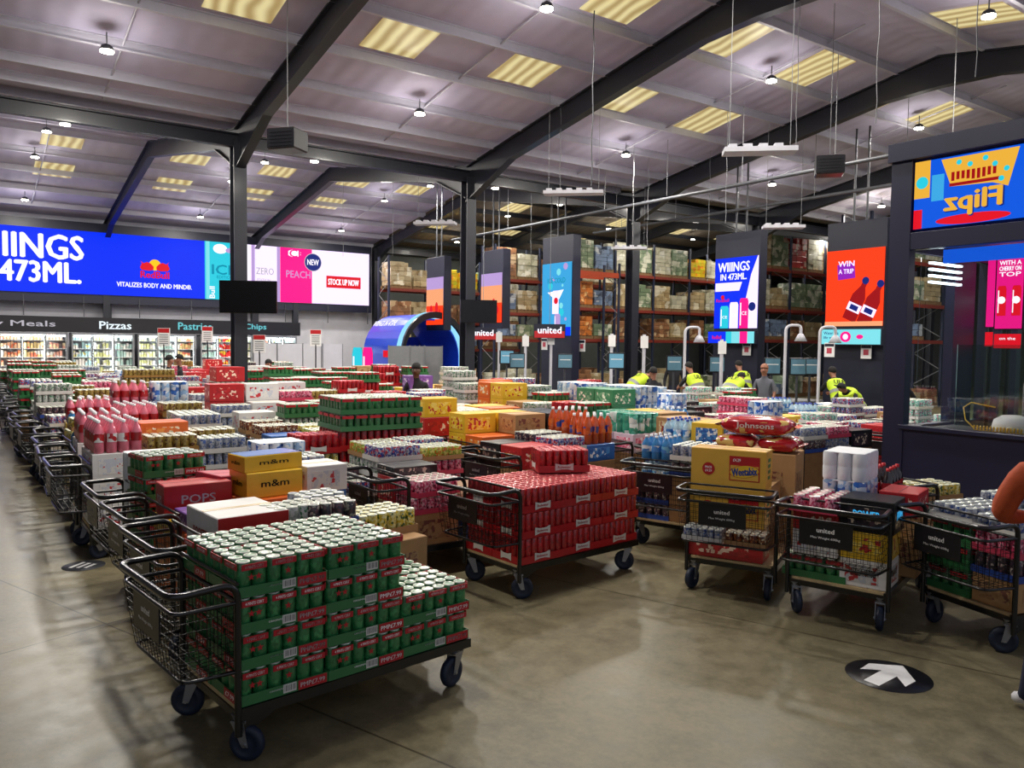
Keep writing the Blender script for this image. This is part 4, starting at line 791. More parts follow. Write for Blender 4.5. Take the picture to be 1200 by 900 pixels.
for ci, c in enumerate(COLS):
    v, v1 = lim(c); ri = 0
    while v < v1:
        cen = W(c+.8, v, 1.1); p = proj(cen)
        clash = any(abs((c+.8)-6*i)-1.1 < .35 and abs(v) < .75 for i in range(0, 3))
        if not clash and -90 < p[0] < 1290 and not (c > 3 and v < -12.4 and c < 7):
            near = p[2] < 11.5
            o = W(c+random.uniform(-.12, .12), v); deg = math.degrees(AU)+random.uniform(-3, 3)
            if abs(c-(-.15)) < .1 and v < -10.2: deg += 2
            T = (o.x, o.y, deg); TREF.append(T)
            trolley('loaded black platform trolley, %s back in the %s queue from left' % (ORD[ri], ORD[ci]), *T, near=near, group='queued platform trolleys')
            wh = '%s trolley of %s queue' % (ORD[ri], ORD[ci])
            base = random.uniform(1.0, 1.42)
            if ci == 2 and ri < 2: base = 1.15
            if ci == 0 and ri < 3: base = 1.1
            if ci >= 4: base = random.uniform(.85, 1.15)
            for ix in (0, 1, 2):
                for sy in (-1, 1):
                    wx, wy = onT(T, .26+.51*ix, sy*.193); q = proj((wx, wy, 1.25)); k = anchor(q[0], q[1])
                    if random.random() < .2: k = random.choice(['kraft', 'wcan', 'rb', 'ybox', 'hk', 'pinkt', 'silver', 'redbox', 'cream', 'roll', 'limet', 'purbox'])
                    H = K[k][2]; ztop = base+random.uniform(-.18, .22)
                    if k in ('fanta', 'aqua', 'roll', 'bud', 'hk'): ztop += .12
                    n = max(2, round((ztop-DZ)/H)); items = [k]*n
                    vis = 4 if p[2] < 13 else (3 if p[2] < 19 else 2)
                    if n > vis:
                        rem = (n-vis)*H
                        if rem > .28: items = [('fill', dict(h=round(rem, 1)))]+[k]*vis
                    if random.random() < .35:
                        k2 = anchor(q[0]+random.uniform(-30, 30), q[1]+random.uniform(-12, 12)); items[-1] = k2
                    if (ci, ri) in OVR: items = list(OVR[(ci, ri)][ix*2+(sy > 0)])
                    stack(T, .26+.51*ix, sy*.193, items, CELLN[(ix, sy)]+' stack, '+wh, near=False, group='packs stacked on the queued trolleys', js=.003)
        v += 1.02; ri += 1
# ================================================================== PALLET RACKS
pmat('w_kraft', (190, 170, 130), (170, 146, 104), (225, 215, 190), 3.2, .35, .6); pmat('w_cream', (206, 202, 178), (180, 176, 150), (232, 230, 216), 4, .3, .7); pmat('w_green', (120, 140, 110), (170, 180, 150), (210, 210, 190), 4, .3, .7)
pmat('w_yellow', (226, 190, 30), (206, 206, 40), (230, 140, 30), 5, .4, .4); pmat('w_red', (196, 60, 50), (220, 190, 170), (180, 30, 40), 4, .4, .4); pmat('w_orange', (206, 120, 50), (150, 90, 50), (230, 180, 120), 6, .4, .4); pmat('w_brown', (150, 104, 70), (120, 84, 58), (200, 170, 130), 4, .5, .3)
pmat('w_blue', (120, 140, 170), (90, 100, 120), (200, 205, 210), 4, .3, .6)
_pl = {}
def pallet_load(m, nl, hb, w_=1.08, d=.95):
    k = (m, nl, hb)
    if k not in _pl:
        a = MB()
        for y in (-.45, 0, .45): a.box((0, y, .05), (1.15, .1, .1), 'pallet_wood')
        for i in range(6): a.box((-.5+.2*i, 0, .12), (.13, 1.0, .03), 'pallet_wood')
        b = MB()
        for l in range(nl):
            for i in range(3):
                for j in range(3):
                    if 0 < j < 2 and 0 < i < 2: continue
                    if l == nl-1 and random.random() < .12: continue
                    b.box(((i-1)*w_/3+random.uniform(-.01, .01), (j-1)*d/3+random.uniform(-.01, .01), .14+hb*(l+.5)), (w_/3*.97, d/3*.97, hb*.97), m, bev=.012)
        _pl[k] = (a.mesh('pallet'), b.mesh('wrapped_load'))
    return _pl[k]
WM = ['w_kraft', 'w_cream', 'w_green', 'w_brown', 'w_cream', 'w_kraft', 'w_blue', 'w_brown']
WN = {'w_kraft': 'tan boxes', 'w_cream': 'cream wrapped packs', 'w_green': 'green packs', 'w_yellow': 'yellow cartons', 'w_red': 'red and white cartons', 'w_orange': 'orange patterned boxes', 'w_brown': 'brown cartons', 'w_blue': 'grey blue packs'}
def rack(rn, P, nb, levels, lab, special={}, beamcol='red_beam', depth=1.05):
    """P = front left foot, runs along +U in bays of 2.5 m"""
    T = (P[0], P[1], math.degrees(AU)); top = levels[-1]
    for b in range(nb+1):
        t = thing('rack_upright', 'blue steel rack upright, %s from the left of the %s' % (ORD[b], lab), 'rack upright', (*onT(T, b*2.5, 0), 0), AU)
        for yy, nn in ((0, 'post'), (depth, 'post')):
            mb = MB(); mb.box((0, yy, (top+1.5)/2), (.09, .08, top+1.5), 'blue_upright'); part(nn, mb, t)
        mb = MB(); z = .2; s = 1
        while z < top+1.0: mb.tube([(0, 0 if s > 0 else depth, z), (0, depth if s > 0 else 0, z+.6)], .015, 'grey', 4); z += .6; s = -s
        part('lacing', mb, t)
    for li, z in enumerate(levels):
        for b in range(nb):
            t = thing('rack_beam_pair', '%s shelf beams of bay %s, %s level of the %s' % ('orange' if beamcol == 'orange_beam' else 'red', ORD[b], ORD[li], lab), 'rack beam', (*onT(T, b*2.5+1.25, 0), z), AU)
            for yy in (-.05, depth+.0):
                mb = MB(); mb.box((0, yy, -.07), (2.4, .05, .13), beamcol); part('beam', mb, t)
    for b in range(nb):
        for li, z in enumerate([0]+list(levels)):
            for s in (0, 1):
                sp = special.get((li, b*2+s)); gap = ([0]+list(levels)+[levels[-1]+1.9])[li+1]-z
                if sp == 'none' or (sp is None and random.random() < .06): continue
                m = sp or random.choice(WM); hb = random.choice([.18, .22, .26]); mxn = int((min(gap, 2.0)-.5)/hb); nl = max(2, mxn-random.choice([0, 0, 1, 2]))
                if li == 0: nl = max(2, int(nl*.7))
                px_, py_ = onT(T, b*2.5+.66+s*1.2, depth/2)
                t = thing('wrapped_pallet', '%s on a pallet, %s, place %s of %s' % (WN[m], ('floor level' if li == 0 else 'shelf '+ORD[li-1]), ORD[b*2+s], lab), 'pallet', (px_, py_, z+.001), AU, 'pallets in the racks')
                pa, lo_ = pallet_load(m, nl, hb); part('pallet', pa, t); part('wrapped_load', lo_, t)
def rk(px, d, back): # foot so that the u-line passes px at depth d, shifted back along U
    x = (px-600)/FPX*d; return (x-back*UX, d-back*UY)
rack('leftmost', rk(455, 36.8, 0), 3, (1.9, 3.2, 4.7), 'left rack', {(3, 2): 'w_yellow', (3, 3): 'w_yellow'})
rack('second', rk(600, 36.0, 1.0), 3, (2.4, 3.6, 5.1), 'second rack')
rack('middle', rk(690, 36.0, 1.0), 4, (2.45, 3.85, 5.5), 'middle rack', {(3, 6): 'w_yellow', (2, 0): 'w_orange', (1, 0): 'w_orange', (3, 4): 'w_cream', (3, 5): 'w_green'})
rack('right', rk(885, 33.2, .3), 4, (2.5, 3.8, 5.5), 'right rack', {(3, 0): 'w_kraft', (3, 1): 'w_green', (3, 2): 'w_red', (3, 3): 'w_cream', (2, 0): 'w_cream', (2, 2): 'w_green'})
rack('near', rk(1034, 27.5, 1.0), 2, (2.5, 3.8, 5.3), 'rack beside the kiosk')
mb = MB(); T = (*rk(672, 34.0, .2), math.degrees(AU)); 
t = thing('rack_beam_pair', 'bright orange shelf beams in front of the middle rack', 'rack beam', (*onT(T, 1.3, 0), 5.25), AU)
for yy in (0, 1.0): mb = MB(); mb.box((0, yy, 0), (2.9, .06, .22), 'orange_beam'); part('beam', mb, t)
for k in (0, 1):
    mb = MB()
    for yy in (-.5, .5): mb.box((-.2 if k == 0 else 2.75, yy, 2.9), (.09, .08, 5.8), 'blue_upright')
    for q in range(8): mb.tube([(-.2 if k == 0 else 2.75, -.5 if q % 2 else .5, .3+q*.65), (-.2 if k == 0 else 2.75, .5 if q % 2 else -.5, .95+q*.65)], .015, 'grey', 4)
    solo('rack_upright', mb, 'blue rack upright carrying the bright orange beam, %s one' % ('left' if k == 0 else 'right'), 'rack upright', (*onT(T, 0, .5), 0), AU)
# ================================================================== HANGING ADVERT TOWERS (faces look towards -U)
def tower(px, d, wd, top, led0, led1, side, lab, art, foot=True):
    x = (px-600)/FPX*d; U, V = UVof(x, d)
    t = thing('advert_tower', lab, 'advert tower', W(U, V), AU-math.pi/2)     # local x = -V, local y = +U
    mb = MB(); mb.box((0, .16, (top+(0 if foot else led0-.2))/2), (wd+.04, .3, top-(0 if foot else led0-.2)), 'navy', bev=.01); part('panel_body', mb, t)
    mb = MB(); mb.M = Matrix.Translation((0, -.012, 0)) @ RX; art(mb, wd, led0, led1); part('display', mb, t)
    return t
def art_wings(mb, w_, a, b):
    h = b-a; pane(mb, -w_/2, a, w_/2, b, 0, 's_blue'); mb.add([(w_*.48, b, .004), (w_*.34, b-h*.25, .004), (w_*.1, a, .004), (w_/2, a, .004), (w_/2, b, .004)], [(0, 1, 2, 3, 4)], 's_lav')
    mb.text('WIIINGS', (-w_*.06, b-h*.13, .008), w_*.72, h*.13, 's_white', bold=.04); mb.text('IN 473ML.', (-w_*.06, b-h*.27, .008), w_*.6, h*.09, 's_white', bold=.04)
    mb.add([(-w_*.48, b-h*.47, .006), (w_*.08, b-h*.47, .006), (w_*.14, b-h*.35, .006), (-w_*.48, b-h*.35, .006)], [(0, 1, 2, 3)], 's_lav'); mb.text('RedBull', (-w_*.3, b-h*.6, .008), w_*.3, h*.045, 's_red', bold=.03); disc(mb, -w_*.3, b-h*.555, h*.03, .009, 's_red')
    for k, (x, c) in enumerate(((-.25, 's_cyan'), (-.03, 's_lav'), (.2, 's_pink'))): can_art(mb, x*w_, a, w_*.2, h*(.32+.05*k), c, .01, 'ICE')
    disc(mb, w_*.38, a+h*.3, w_*.08, .014, 's_navy')
def art_red(mb, w_, a, b):
    h = b-a; pane(mb, -w_/2, a, w_/2, b, 0, 's_orange'); mb.box((-w_*.15, b-h*.28, .004), (w_*.3, h*.2, .004), 's_purple', R=Matrix.Rotation(.08, 4, 'Z')); mb.text('WIN', (-w_*.15, b-h*.18, .010), w_*.28, h*.07, 's_lav', bold=.04); mb.text('A TRIP', (-w_*.15, b-h*.28, .01), w_*.26, h*.06, 's_lav', bold=.03)
    for x0, y0, s in ((-.08, 0, .92), (.17, -.05, .92)):
        R = Matrix.Translation((x0*w_, a+(.08+y0)*h, .012)) @ Matrix.Rotation(-.42, 4, 'Z'); M0 = mb.M; mb.M = M0 @ R
        r = w_*.13*s; hh = h*.6*s; mb.add([(-r, 0, 0), (r, 0, 0), (r, hh*.6, 0), (r*.35, hh*.85, 0), (r*.35, hh, 0), (-r*.35, hh, 0), (-r*.35, hh*.85, 0), (-r, hh*.6, 0)], [tuple(range(8))], 's_dred'); pane(mb, -r, hh*.22, r, hh*.42, .004, 's_lav'); pane(mb, -r*.6, hh*.26, r*.6, hh*.38, .008, 's_navy'); disc(mb, 0, hh*1.0, r*.5, .008, 's_navy' if x0 < .2 else 's_grey'); mb.M = M0
    pane(mb, -w_/2, a, w_/2, a+h*.06, .016, 's_peach')
def art_aqua(mb, w_, a, b):
    h = b-a; pane(mb, -w_/2, a, w_/2, b, 0, 's_sky')
    random.seed(3)
    for k in range(16): disc(mb, random.uniform(-.42, .42)*w_, a+random.uniform(.15, .95)*h, random.uniform(.03, .1)*w_, .003+.0004*k, random.choice(['s_aqua', 's_lilac', 's_cyan', 's_sky']), 7)
    mb.text('ICE COLD', (0, b-h*.24, .014), w_*.6, h*.07, 's_cyand', bold=.03); mb.add([(-w_*.3, b-h*.4, .012), (w_*.25, b-h*.37, .012), (w_*.1, b-h*.5, .012), (-w_*.05, b-h*.5, .012)], [(0, 1, 2, 3)], 's_white')
    can_art(mb, -.02*w_, a+h*.3, w_*.22, h*.32, 's_lav', .014); disc(mb, 0, a+h*.48, w_*.07, .02, 's_red'); can_art(mb, .05*w_, a+h*.1, w_*.2, h*.2, 's_lilac', .014)
    pane(mb, -w_/2, a, w_/2, a+h*.12, .016, 's_blue'); mb.text('iced drinks', (0, a+h*.06, .02), w_*.6, h*.05, 's_white')
def art_peach(mb, w_, a, b):
    h = b-a; pane(mb, -w_/2, a+h*.5, w_/2, b, 0, 's_lilac'); pane(mb, -w_/2, a+h*.35, w_/2, a+h*.75, .003, 's_peach'); pane(mb, -w_/2, a, w_/2, a+h*.4, .006, 's_orange')
    for x, y, s in ((-.2, .25, .9), (.12, .3, 1), (.3, .2, .6), (-.35, .12, .7)): disc(mb, x*w_, a+y*h+.1, .09*w_*s, .01, 's_red', 10, sy=1.9)
def bar_can(mb, w_, a, b):
    h = b-a; pane(mb, -w_/2, a, w_/2, b, 0, 's_aqua'); pane(mb, -w_/2, a, -w_*.1, b, .003, 's_blue'); pane(mb, -.1*w_, a, .02*w_, b, .006, 's_cyan'); pane(mb, .2*w_, a, .36*w_, b, .006, 's_pink'); mb.text('RedBull', (-w_*.3, (a+b)/2, .009), w_*.2, h*.3, 's_red', bold=.04)
def bar_water(mb, w_, a, b):
    h = b-a; pane(mb, -w_/2, a, w_/2, b, 0, 's_aqua'); disc(mb, -.08*w_, (a+b)/2, h*.4, .004, 's_pink', 14, .9); disc(mb, -.08*w_, (a+b)/2, h*.2, .008, 's_lav', 14); disc(mb, .16*w_, (a+b)/2, h*.25, .004, 's_pink', 14, .6); mb.text('Water is a', (-w_*.33, b-h*.25, .01), w_*.26, h*.2, 's_navy'); mb.text('life water', (-w_*.33, b-h*.55, .01), w_*.26, h*.18, 's_navy')
tower(998, 20.5, 1.60, 5.45, 2.75, 4.72, 0, 'tall dark advert tower with the red orange bottle poster screen', art_red)
t = tower(860, 22.5, 1.52, 5.4, 2.7, 4.7, 0, 'tall dark advert tower with blue screen reading wings in 473ml', art_wings)
tower(651, 24.5, 1.45, 5.5, 2.45, 4.68, 0, 'tall dark advert tower with aqua drink screen behind the trolleys', art_aqua)
tower(575, 27.5, 1.3, 5.4, 2.9, 4.6, 0, 'advert tower with peach coloured screen just right of middle column', art_peach, False)
tower(509, 29.5, 1.25, 5.35, 2.85, 4.6, 0, 'leftmost advert tower with peach coloured screen above blue booth', art_peach, False)
for px, d, wd, a, b, art, lab in ((995, 20.2, 1.62, 2.28, 2.66, bar_water, 'pale aqua strip screen under the red bottle screen'), (855, 22.2, 1.6, 2.28, 2.6, bar_can, 'blue and pink strip screen under the blue wings screen')):
    U, V = UVof((px-600)/FPX*d, d); t = thing('strip_screen', lab, 'screen', W(U, V), AU-math.pi/2)
    mb = MB(); mb.box((0, .06, (a+b)/2), (wd+.04, .1, b-a+.04), 'navy'); part('housing', mb, t); mb = MB(); mb.M = Matrix.Translation((0, -.008, 0)) @ RX; art(mb, wd, a, b); part('display', mb, t)
# rails the towers hang from, with drop rods
for nm, U, z, V0, V1, lab in (('a', 10.0, 6.0, -11.5, 7.5, 'long grey steel rail hanging along the checkouts, front one'), ('b', 13.0, 6.05, -9, 3, 'long grey steel rail hanging above the red poster tower')):
    t = thing('hanging_rail', lab, 'rail'); mb = MB(); mat('rail_grey', (84, 86, 92), .5, .2); mb.tube([W(U, V0, z), W(U, V1, z)], .045, 'rail_grey', 8); part('tube', mb, t)
    V = V0+1
    while V < V1:
        mb = MB(); mb.tube([W(U, V, z), W(U, V, zr(V)+.2)], .008, 'grey', 4); part('drop_cable', mb, t); V += 2.4
for px, d, z0 in ((998, 20.6, 5.45), (860, 22.6, 5.4), (651, 24.6, 5.5), (575, 27.6, 5.4), (509, 29.6, 5.35)):
    x = (px-600)/FPX*d; U, V = UVof(x, d)
    for dv in (-.18, .18):
        mb = MB(); mb.tube([W(U+.16, V+dv, z0-.02), W(U+.16, V+dv, zr(V)+.05)], .028, 'rail_grey', 6); solo('hanger_pole', mb, 'grey hanger pole from roof to advert tower at %s, %s of pair' % ({998: 'red poster', 860: 'blue wings poster', 651: 'aqua poster', 575: 'middle column', 509: 'blue booth'}[px], 'right' if dv < 0 else 'left'), 'pole')
# white service trays hanging from the roof
def tray_(px, py, d, L_, ang, lab):
    P = aty(px, py, d); t = thing('hanging_service_tray', lab, 'service tray', P, ang)
    mb = MB(); mb.box((0, 0, 0), (L_, .34, .07), 'wallwhite'); 
    for k in range(int(L_/.22)): mb.box((-L_/2+.12+k*.22, .0, .055), (.12, .3, .05), 'wallwhite')
    part('tray', mb, t)
    for s in (-1, 1):
        mb = MB(); U, V = UVof(P.x, P.y); mb.tube([(s*L_*.42, 0, .03), (s*L_*.42, 0, zr(V)+.2-P.z)], .006, 'grey', 4); part('cable', mb, t)
tray_(890, 177, 12.0, 1.05, AU-.75, 'white perforated service tray hanging under the rafter near the kiosk'); tray_(672, 226, 17.5, 1.3, AU-.75, 'white service tray hanging right of the middle column'); tray_(510, 262, 22, 1.15, AU-.75, 'white service tray hanging left of the middle column')
tray_(738, 291, 24, 1.0, AU-.75, 'small white service tray beside the third column'); tray_(918, 266, 20, 1.0, AU-.75, 'small white service tray above the racks left of red poster')
for px, py, d, lab in ((337, 165, 13.2, 'dark box heater hanging right of the nearest column'), (972, 195, 15, 'dark box heater hanging under the roof near the kiosk')):
    P = aty(px, py, d); U, V = UVof(P.x, P.y); t = thing('unit_heater', lab, 'heater', P, AU-.9)
    mb = MB(); mb.box((0, 0, 0), (.5, .42, .34), 'sign_black', bev=.02); part('casing', mb, t); mb = MB()
    for k in range(5): mb.box((0, -.215, -.12+k*.055), (.4, .01, .015), 'sign_black')
    part('louvre', mb, t); mb = MB(); mb.tube([(0, 0, .17), (0, 0, zr(V)+.27-P.z)], .008, 'grey', 4); part('cable', mb, t)
# long dark cable near centre and thin drop cables
for k, (px, py, U0) in enumerate(((693, 218, 1.9), (741, 290, 6.0), (656, 225, 4.0), (850, 262, 7.5), (932, 180, 8.2), (1026, 145, 7.6), (829, 330, 12), (402, 300, 9), (460, 300, 10), (1143, 90, 8), (758, 300, 11), (622, 300, 9))):
    d = [14.5, 21, 18, 19, 13, 10.5, 22, 28, 28, 9, 22, 26][k]; P = aty(px, py, d); U, V = UVof(P.x, P.y); top = zr(V)+.27
    if top-P.z > .4:
        mb = MB(); n = 10; mb.tube([(P.x+.012*math.sin(i*1.9), P.y, P.z+(top-P.z)*i/n) for i in range(n+1)], .012 if k == 0 else .006, 'dkgrey' if k == 0 else 'grey', 5)
        solo('hanging_cable', mb, 'thin cable hanging from the roof, %s' % ['dark one in mid picture', 'beside the third column', 'left of the dark cable', 'above blue wings poster', 'under right service tray', 'left of kiosk top', 'by the blue wings poster edge', 'before the white screen, left', 'before the white screen, right', 'pale one over the kiosk', 'right of third column', 'left of aqua poster'][k], 'cable')
# televisions on columns
for px, py, d, w_, h_, lab in ((291, 348, 17.2, 1.22, .70, 'black television on the nearest valley column'), (561, 365, 20.8, .96, .60, 'black television on the middle valley column')):
    P = aty(px, py, d); t = thing('television', lab, 'television', P, math.radians(3 if px < 400 else 10))
    mb = MB(); mb.box((0, 0, 0), (w_, .06, h_), 'tv_black', bev=.008); part('casing', mb, t)
    mb = MB(); mb.box((0, -.034, 0), (w_-.05, .006, h_-.05), 'tv_black'); part('screen', mb, t); mb = MB(); mb.box((0, .12, 0), (.12, .2, .12), 'dkgrey'); part('bracket', mb, t)
# ================================================================== BLUE ARCH BOOTH
bx = aty(485, 405, 30.5); Tb = thing('arched_booth', 'blue barrel roofed promotional booth with glowing pale rim', 'booth', (bx.x, bx.y, 0), math.radians(-58))
def arch(mb, x0, x1, hw, zt, m, th=.0, y0=0):
    """extrude along local X; section in YZ"""
    prof = []
    for i in range(17):
        a = math.pi*i/16; prof.append((-hw*math.cos(a), zt-1.5+1.5*math.sin(a)))
    prof = [(-hw, 0)]+prof+[(hw, 0)]
    vs = [(x0, y, z) for y, z in prof]+[(x1, y, z) for y, z in prof]; n = len(prof)
    k = .93; vs += [(x0, y*k, z*k) for y, z in prof]+[(x1, y*k, z*k) for y, z in prof]
    fs = [(i, i+1, n+i+1, n+i) for i in range(n-1)]+[(2*n+i, 3*n+i, 3*n+i+1, 2*n+i+1) for i in range(n-1)]+[(n+i, n+i+1, 3*n+i+1, 3*n+i) for i in range(n-1)]+[(i, 2*n+i, 2*n+i+1, i+1) for i in range(n-1)]
    mb.add(vs, fs, m)
mat('booth_blue', (16, 60, 200), .35, coat=.3); em('booth_rim', (150, 220, 255), 1.1)
for x0, x1, m, nm, s in ((-1.9, 1.35, 'booth_blue', 'barrel_roof', 1), (1.35, 1.75, 'booth_rim', 'glowing_rim', 1.02), (1.75, 1.9, 'sign_black', 'black_rim', 1.02)):
    mb = MB(); arch(mb, x0, x1, 1.3*s, 3.25*s, m); part(nm, mb, Tb)
mb = MB(); mb.box((-1.85, 0, 1.2), (.05, 2.3, 2.4), 'booth_blue'); part('back_wall', mb, Tb)
mb = MB(); mb.text('WIIINGS IN 473ML', (-.4, -1.02, 2.9), 2.2, .25, 's_white', R=Matrix.Rotation(.9, 4, 'X'), bold=.04); part('roof_lettering', mb, Tb)
mb = MB(); mb.box((.5, -1.32, 1.75), (.7, .02, .25), 's_red'); part('red_sign', mb, Tb)
for k, (px, d, w_) in enumerate(((471, 24.5, .85), (489, 24.5, .5), (505, 24.8, .75), (366, 31, .8), (390, 31, .8), (311, 31, 1.0), (340, 31, 1.0))):
    P = aty(px, 400, d); mb = MB(); mb.box((0, 0, 1.05), (w_, .04, 2.05), 'grey' if k < 3 else 'wallwhite'); mb.box((w_/2-.02, 0, 1.05), (.03, .06, 2.1), 'zinc'); mb.box((-w_/2+.02, 0, 1.05), (.03, .06, 2.1), 'zinc')
    solo('partition_panel', mb, ['grey folding panel before the blue booth, left', 'grey folding panel before the blue booth, middle', 'grey folding panel before the blue booth, right', 'pale panel left of the blue booth', 'pale panel nearest the booth on its left', 'pale panel right of nearest column, left one', 'pale panel right of the nearest column, right one'][k], 'panel', (P.x, P.y, 0), math.radians(-8 if k % 2 else 6))
for px, c, lab in ((419, 's_cyan', 'aqua standing drink banner beside the blue booth'), (431, 's_pink', 'pink standing drink banner beside the blue booth')):
    P = aty(px, 412, 26.5); mb = MB(); can_art(mb, 0, 0, .32, 1.9, c, 0); mb2 = MB(); mb2.M = RX; can_art(mb2, 0, 0, .34, 2.0, c, .03); can_art(mb2, 0, 0, .34, 2.0, c, -.03)
    pts = [(-.17, 0), (.17, 0), (.17, 1.8), (.13, 2), (-.13, 2), (-.17, 1.8)]; mb3 = MB(); mb3.add([(x, -.028, z) for x, z in pts]+[(x, .028, z) for x, z in pts], [(0, 1, 2, 3, 4, 5), (11, 10, 9, 8, 7, 6)]+[(i, i+6, (i+1) % 6+6, (i+1) % 6) for i in range(6)], 'sign_black')
    t = thing('standing_banner', lab, 'banner', (P.x, P.y, 0), 0); part('board', mb3, t); part('print', mb2, t)
for k, (px, py, d) in enumerate(((192, 395, 22), (243, 392, 25), (304, 403, 22), (486//1, 396, 24))):
    if k == 3: px = 370
    P = aty(px, py, d); t = thing('price_sign', 'white price board with red top on a black pole, %s from left' % ORD[k], 'sign', (P.x, P.y, 0))
    mb = MB(); mb.tube([(0, 0, 0), (0, 0, P.z-.2)], .02, 'sign_black', 6); part('pole', mb, t); mb = MB(); mb.box((0, 0, P.z), (.34, .02, .5), 'white'); part('board', mb, t); mb = MB(); mb.box((0, -.012, P.z+.18), (.32, .005, .12), 'c_red')
    for r in range(5): mb.box((0, -.012, P.z+.06-r*.06), (.24, .004, .018), 'dkgrey')
    part('print', mb, t)
# ================================================================== CHECKOUTS
mat('monitor_glow', (90, 130, 150), .3)
em('monitor_on', (130, 190, 215), .7)
for k, (px, d, on) in enumerate(((606, 22, 0), (662, 22, 0), (722, 20.5, 1), (790, 21, 0), (840, 20.5, 0), (905, 19.5, 0), (935, 19.2, 0), (594, 24, 1), (1020, 19.5, 0))):
    if k == 8: px = 950
    P = aty(px, 425, d); ang = math.radians(8)
    if k < 7 and k % 2 == 0 or k == 1:
        t = thing('checkout_counter', 'grey checkout counter under monitors, %s from the left' % ORD[k], 'checkout', (P.x, P.y+.5, 0), AU-math.pi/2)
        mb = MB(); mb.box((0, 0, .42), (.7, 1.6, .8), 'dkgrey', bev=.02); part('cabinet', mb, t); mb = MB(); mb.box((0, 0, .85), (.76, 1.7, .05), 'grey', bev=.01); part('counter_top', mb, t)
    t = thing('checkout_monitor', ['dark checkout monitor left of the aqua poster', 'dark checkout monitor below the aqua poster', 'lit checkout monitor left of the third column', 'dark checkout monitor behind the bending cashier', 'dark checkout monitor behind second cashier', 'dark checkout monitor right of the blue wings poster', 'wide dark monitor left of the red bottle tower', 'lit checkout monitor right of the middle column', 'dark monitor on a stand at the right checkout'][k], 'monitor', (P.x, P.y, 0), ang)
    z = 1.78 if on else 1.72
    mb = MB(); mb.tube([(0, .03, .0), (0, .03, z)], .03, 'dkgrey', 6); part('stand', mb, t); mb = MB(); mb.box((0, 0, z), (.42 if not on else .46, .05, .42), 'sign_black', bev=.01); part('casing', mb, t)
    mb = MB(); mb.box((0, -.028, z), (.38, .006, .36), 'monitor_on' if on else 'monitor_glow'); mb.box((0, -.032, z+.04), (.3, .003, .02), 'white'); part('screen', mb, t)
for k, (px, py, d, bend) in enumerate(((616, 392, 24, 0), (717, 391, 22, 0), (755, 392, 21, 0), (803, 388, 20, 1), (846, 398, 20, 0), (921, 386, 19, 1), (961, 388, 18.6, 1), (585, 388, 26, 0), (646, 390, 24, 0))):
    P = aty(px, py, d); t = thing('lamp_post', 'pale grey checkout post, %s from the left' % ORD[sorted([616, 717, 755, 803, 846, 921, 961, 585, 646]).index(px)], 'post', (P.x, P.y, 0))
    mb = MB(); pts = [(0, 0, 0), (0, 0, P.z)]
    if bend: pts = fil([(0, 0, 0), (0, 0, P.z+.1), (.36, 0, P.z+.1), (.36, 0, P.z-.1)], .16, 6)
    mb.tube(pts, .045 if not bend else .035, 'wallwhite', 8); part('pole', mb, t)
    mb = MB()
    if bend: mb.lathe((.36, 0, P.z-.28), [(.02, .2), (.07, .16), (.15, 0), (.13, 0)], 12, 'wallwhite'); part('lamp_shade', mb, t)
    else: mb.box((0, -.05, P.z-.2), (.2, .02, .32), 'white'); part('notice', mb, t)
for k, (px, py, d, tx) in enumerate(((644, 388, 23.8, 'united'), (566, 391, 27, 'united'))):
    P = aty(px, py, d); t = thing('store_sign', 'small red store name sign %s' % ('under the aqua poster' if k == 0 else 'right of the middle column'), 'sign', P, 0)
    mb = MB(); mb.box((0, 0, 0), (.95, .05, .42), 'navy'); mb.box((0, -.03, -.1), (.9, .02, .2), 'c_red'); part('board', mb, t); mb = MB(); mb.M = Matrix.Translation((0, -.045, .03)) @ RX; mb.text(tx, (0, 0, 0), .7, .2, 's_white', bold=.04); part('lettering', mb, t)
    mb = MB(); mb.tube([(0, .02, .2), (0, .02, zr(UVof(P.x, P.y)[1])+.27-P.z)], .01, 'grey', 4); part('cable', mb, t)
for k, (px, py, d) in enumerate(((972, 410, 20.1), (1015, 412, 20.1), (875, 409, 22.1), (682, 405, 24.1), (638, 403, 24.1))):
    P = aty(px, py, d); mb = MB(); mb.box((0, 0, 0), (.28, .015, .36), 'white'); mb.box((0, -.01, .12), (.26, .004, .07), 'navy'); mb.box((0, -.01, -.02), (.14, .004, .14), 'c_pink')
    solo('wall_notice', mb, 'small white notice on the navy foot of %s' % ['the red tower, left', 'the red tower, right', 'the blue wings tower', 'the aqua tower, right', 'the aqua tower, left'][k], 'notice', P, AU-math.pi/2)
# ================================================================== KIOSK (local x = towards the camera side, y = into the kiosk)
k0 = W(4.03, -12.74); KR = AU-math.pi/2
t = thing('glazed_kiosk', 'dark navy glazed kiosk with a poster screen above its window, right edge', 'kiosk', k0, KR); KL, KD = 5.6, 3.3
def kb(n, boxes, m, lab=None):
    mb = MB()
    for c, d in boxes: mb = MB(); mb.box(c, d, m, bev=.004); part(n, mb, t, lab)
kb('lower_wall', [((KL/2, .06, .62), (KL, .12, 1.24)), ((.06, KD/2, .62), (.12, KD, 1.24)), ((KL/2, KD, .5), (KL, .12, 1.0))], 'kiosk')
kb('corner_post', [((.12, .06, 2.3), (.25, .14, 4.6)), ((.06, KD, 2.3), (.14, .14, 4.6))], 'kiosk')
kb('window_frame', [((KL/2+.1, .04, 1.26), (KL-.2, .16, .05)), ((KL/2+.1, .06, 3.46), (KL-.2, .13, .2)), ((.12, KD/2, 3.46), (.06, KD, .2)), ((KL-.1, .06, 2.3), (.2, .14, 4.5))], 'kiosk')
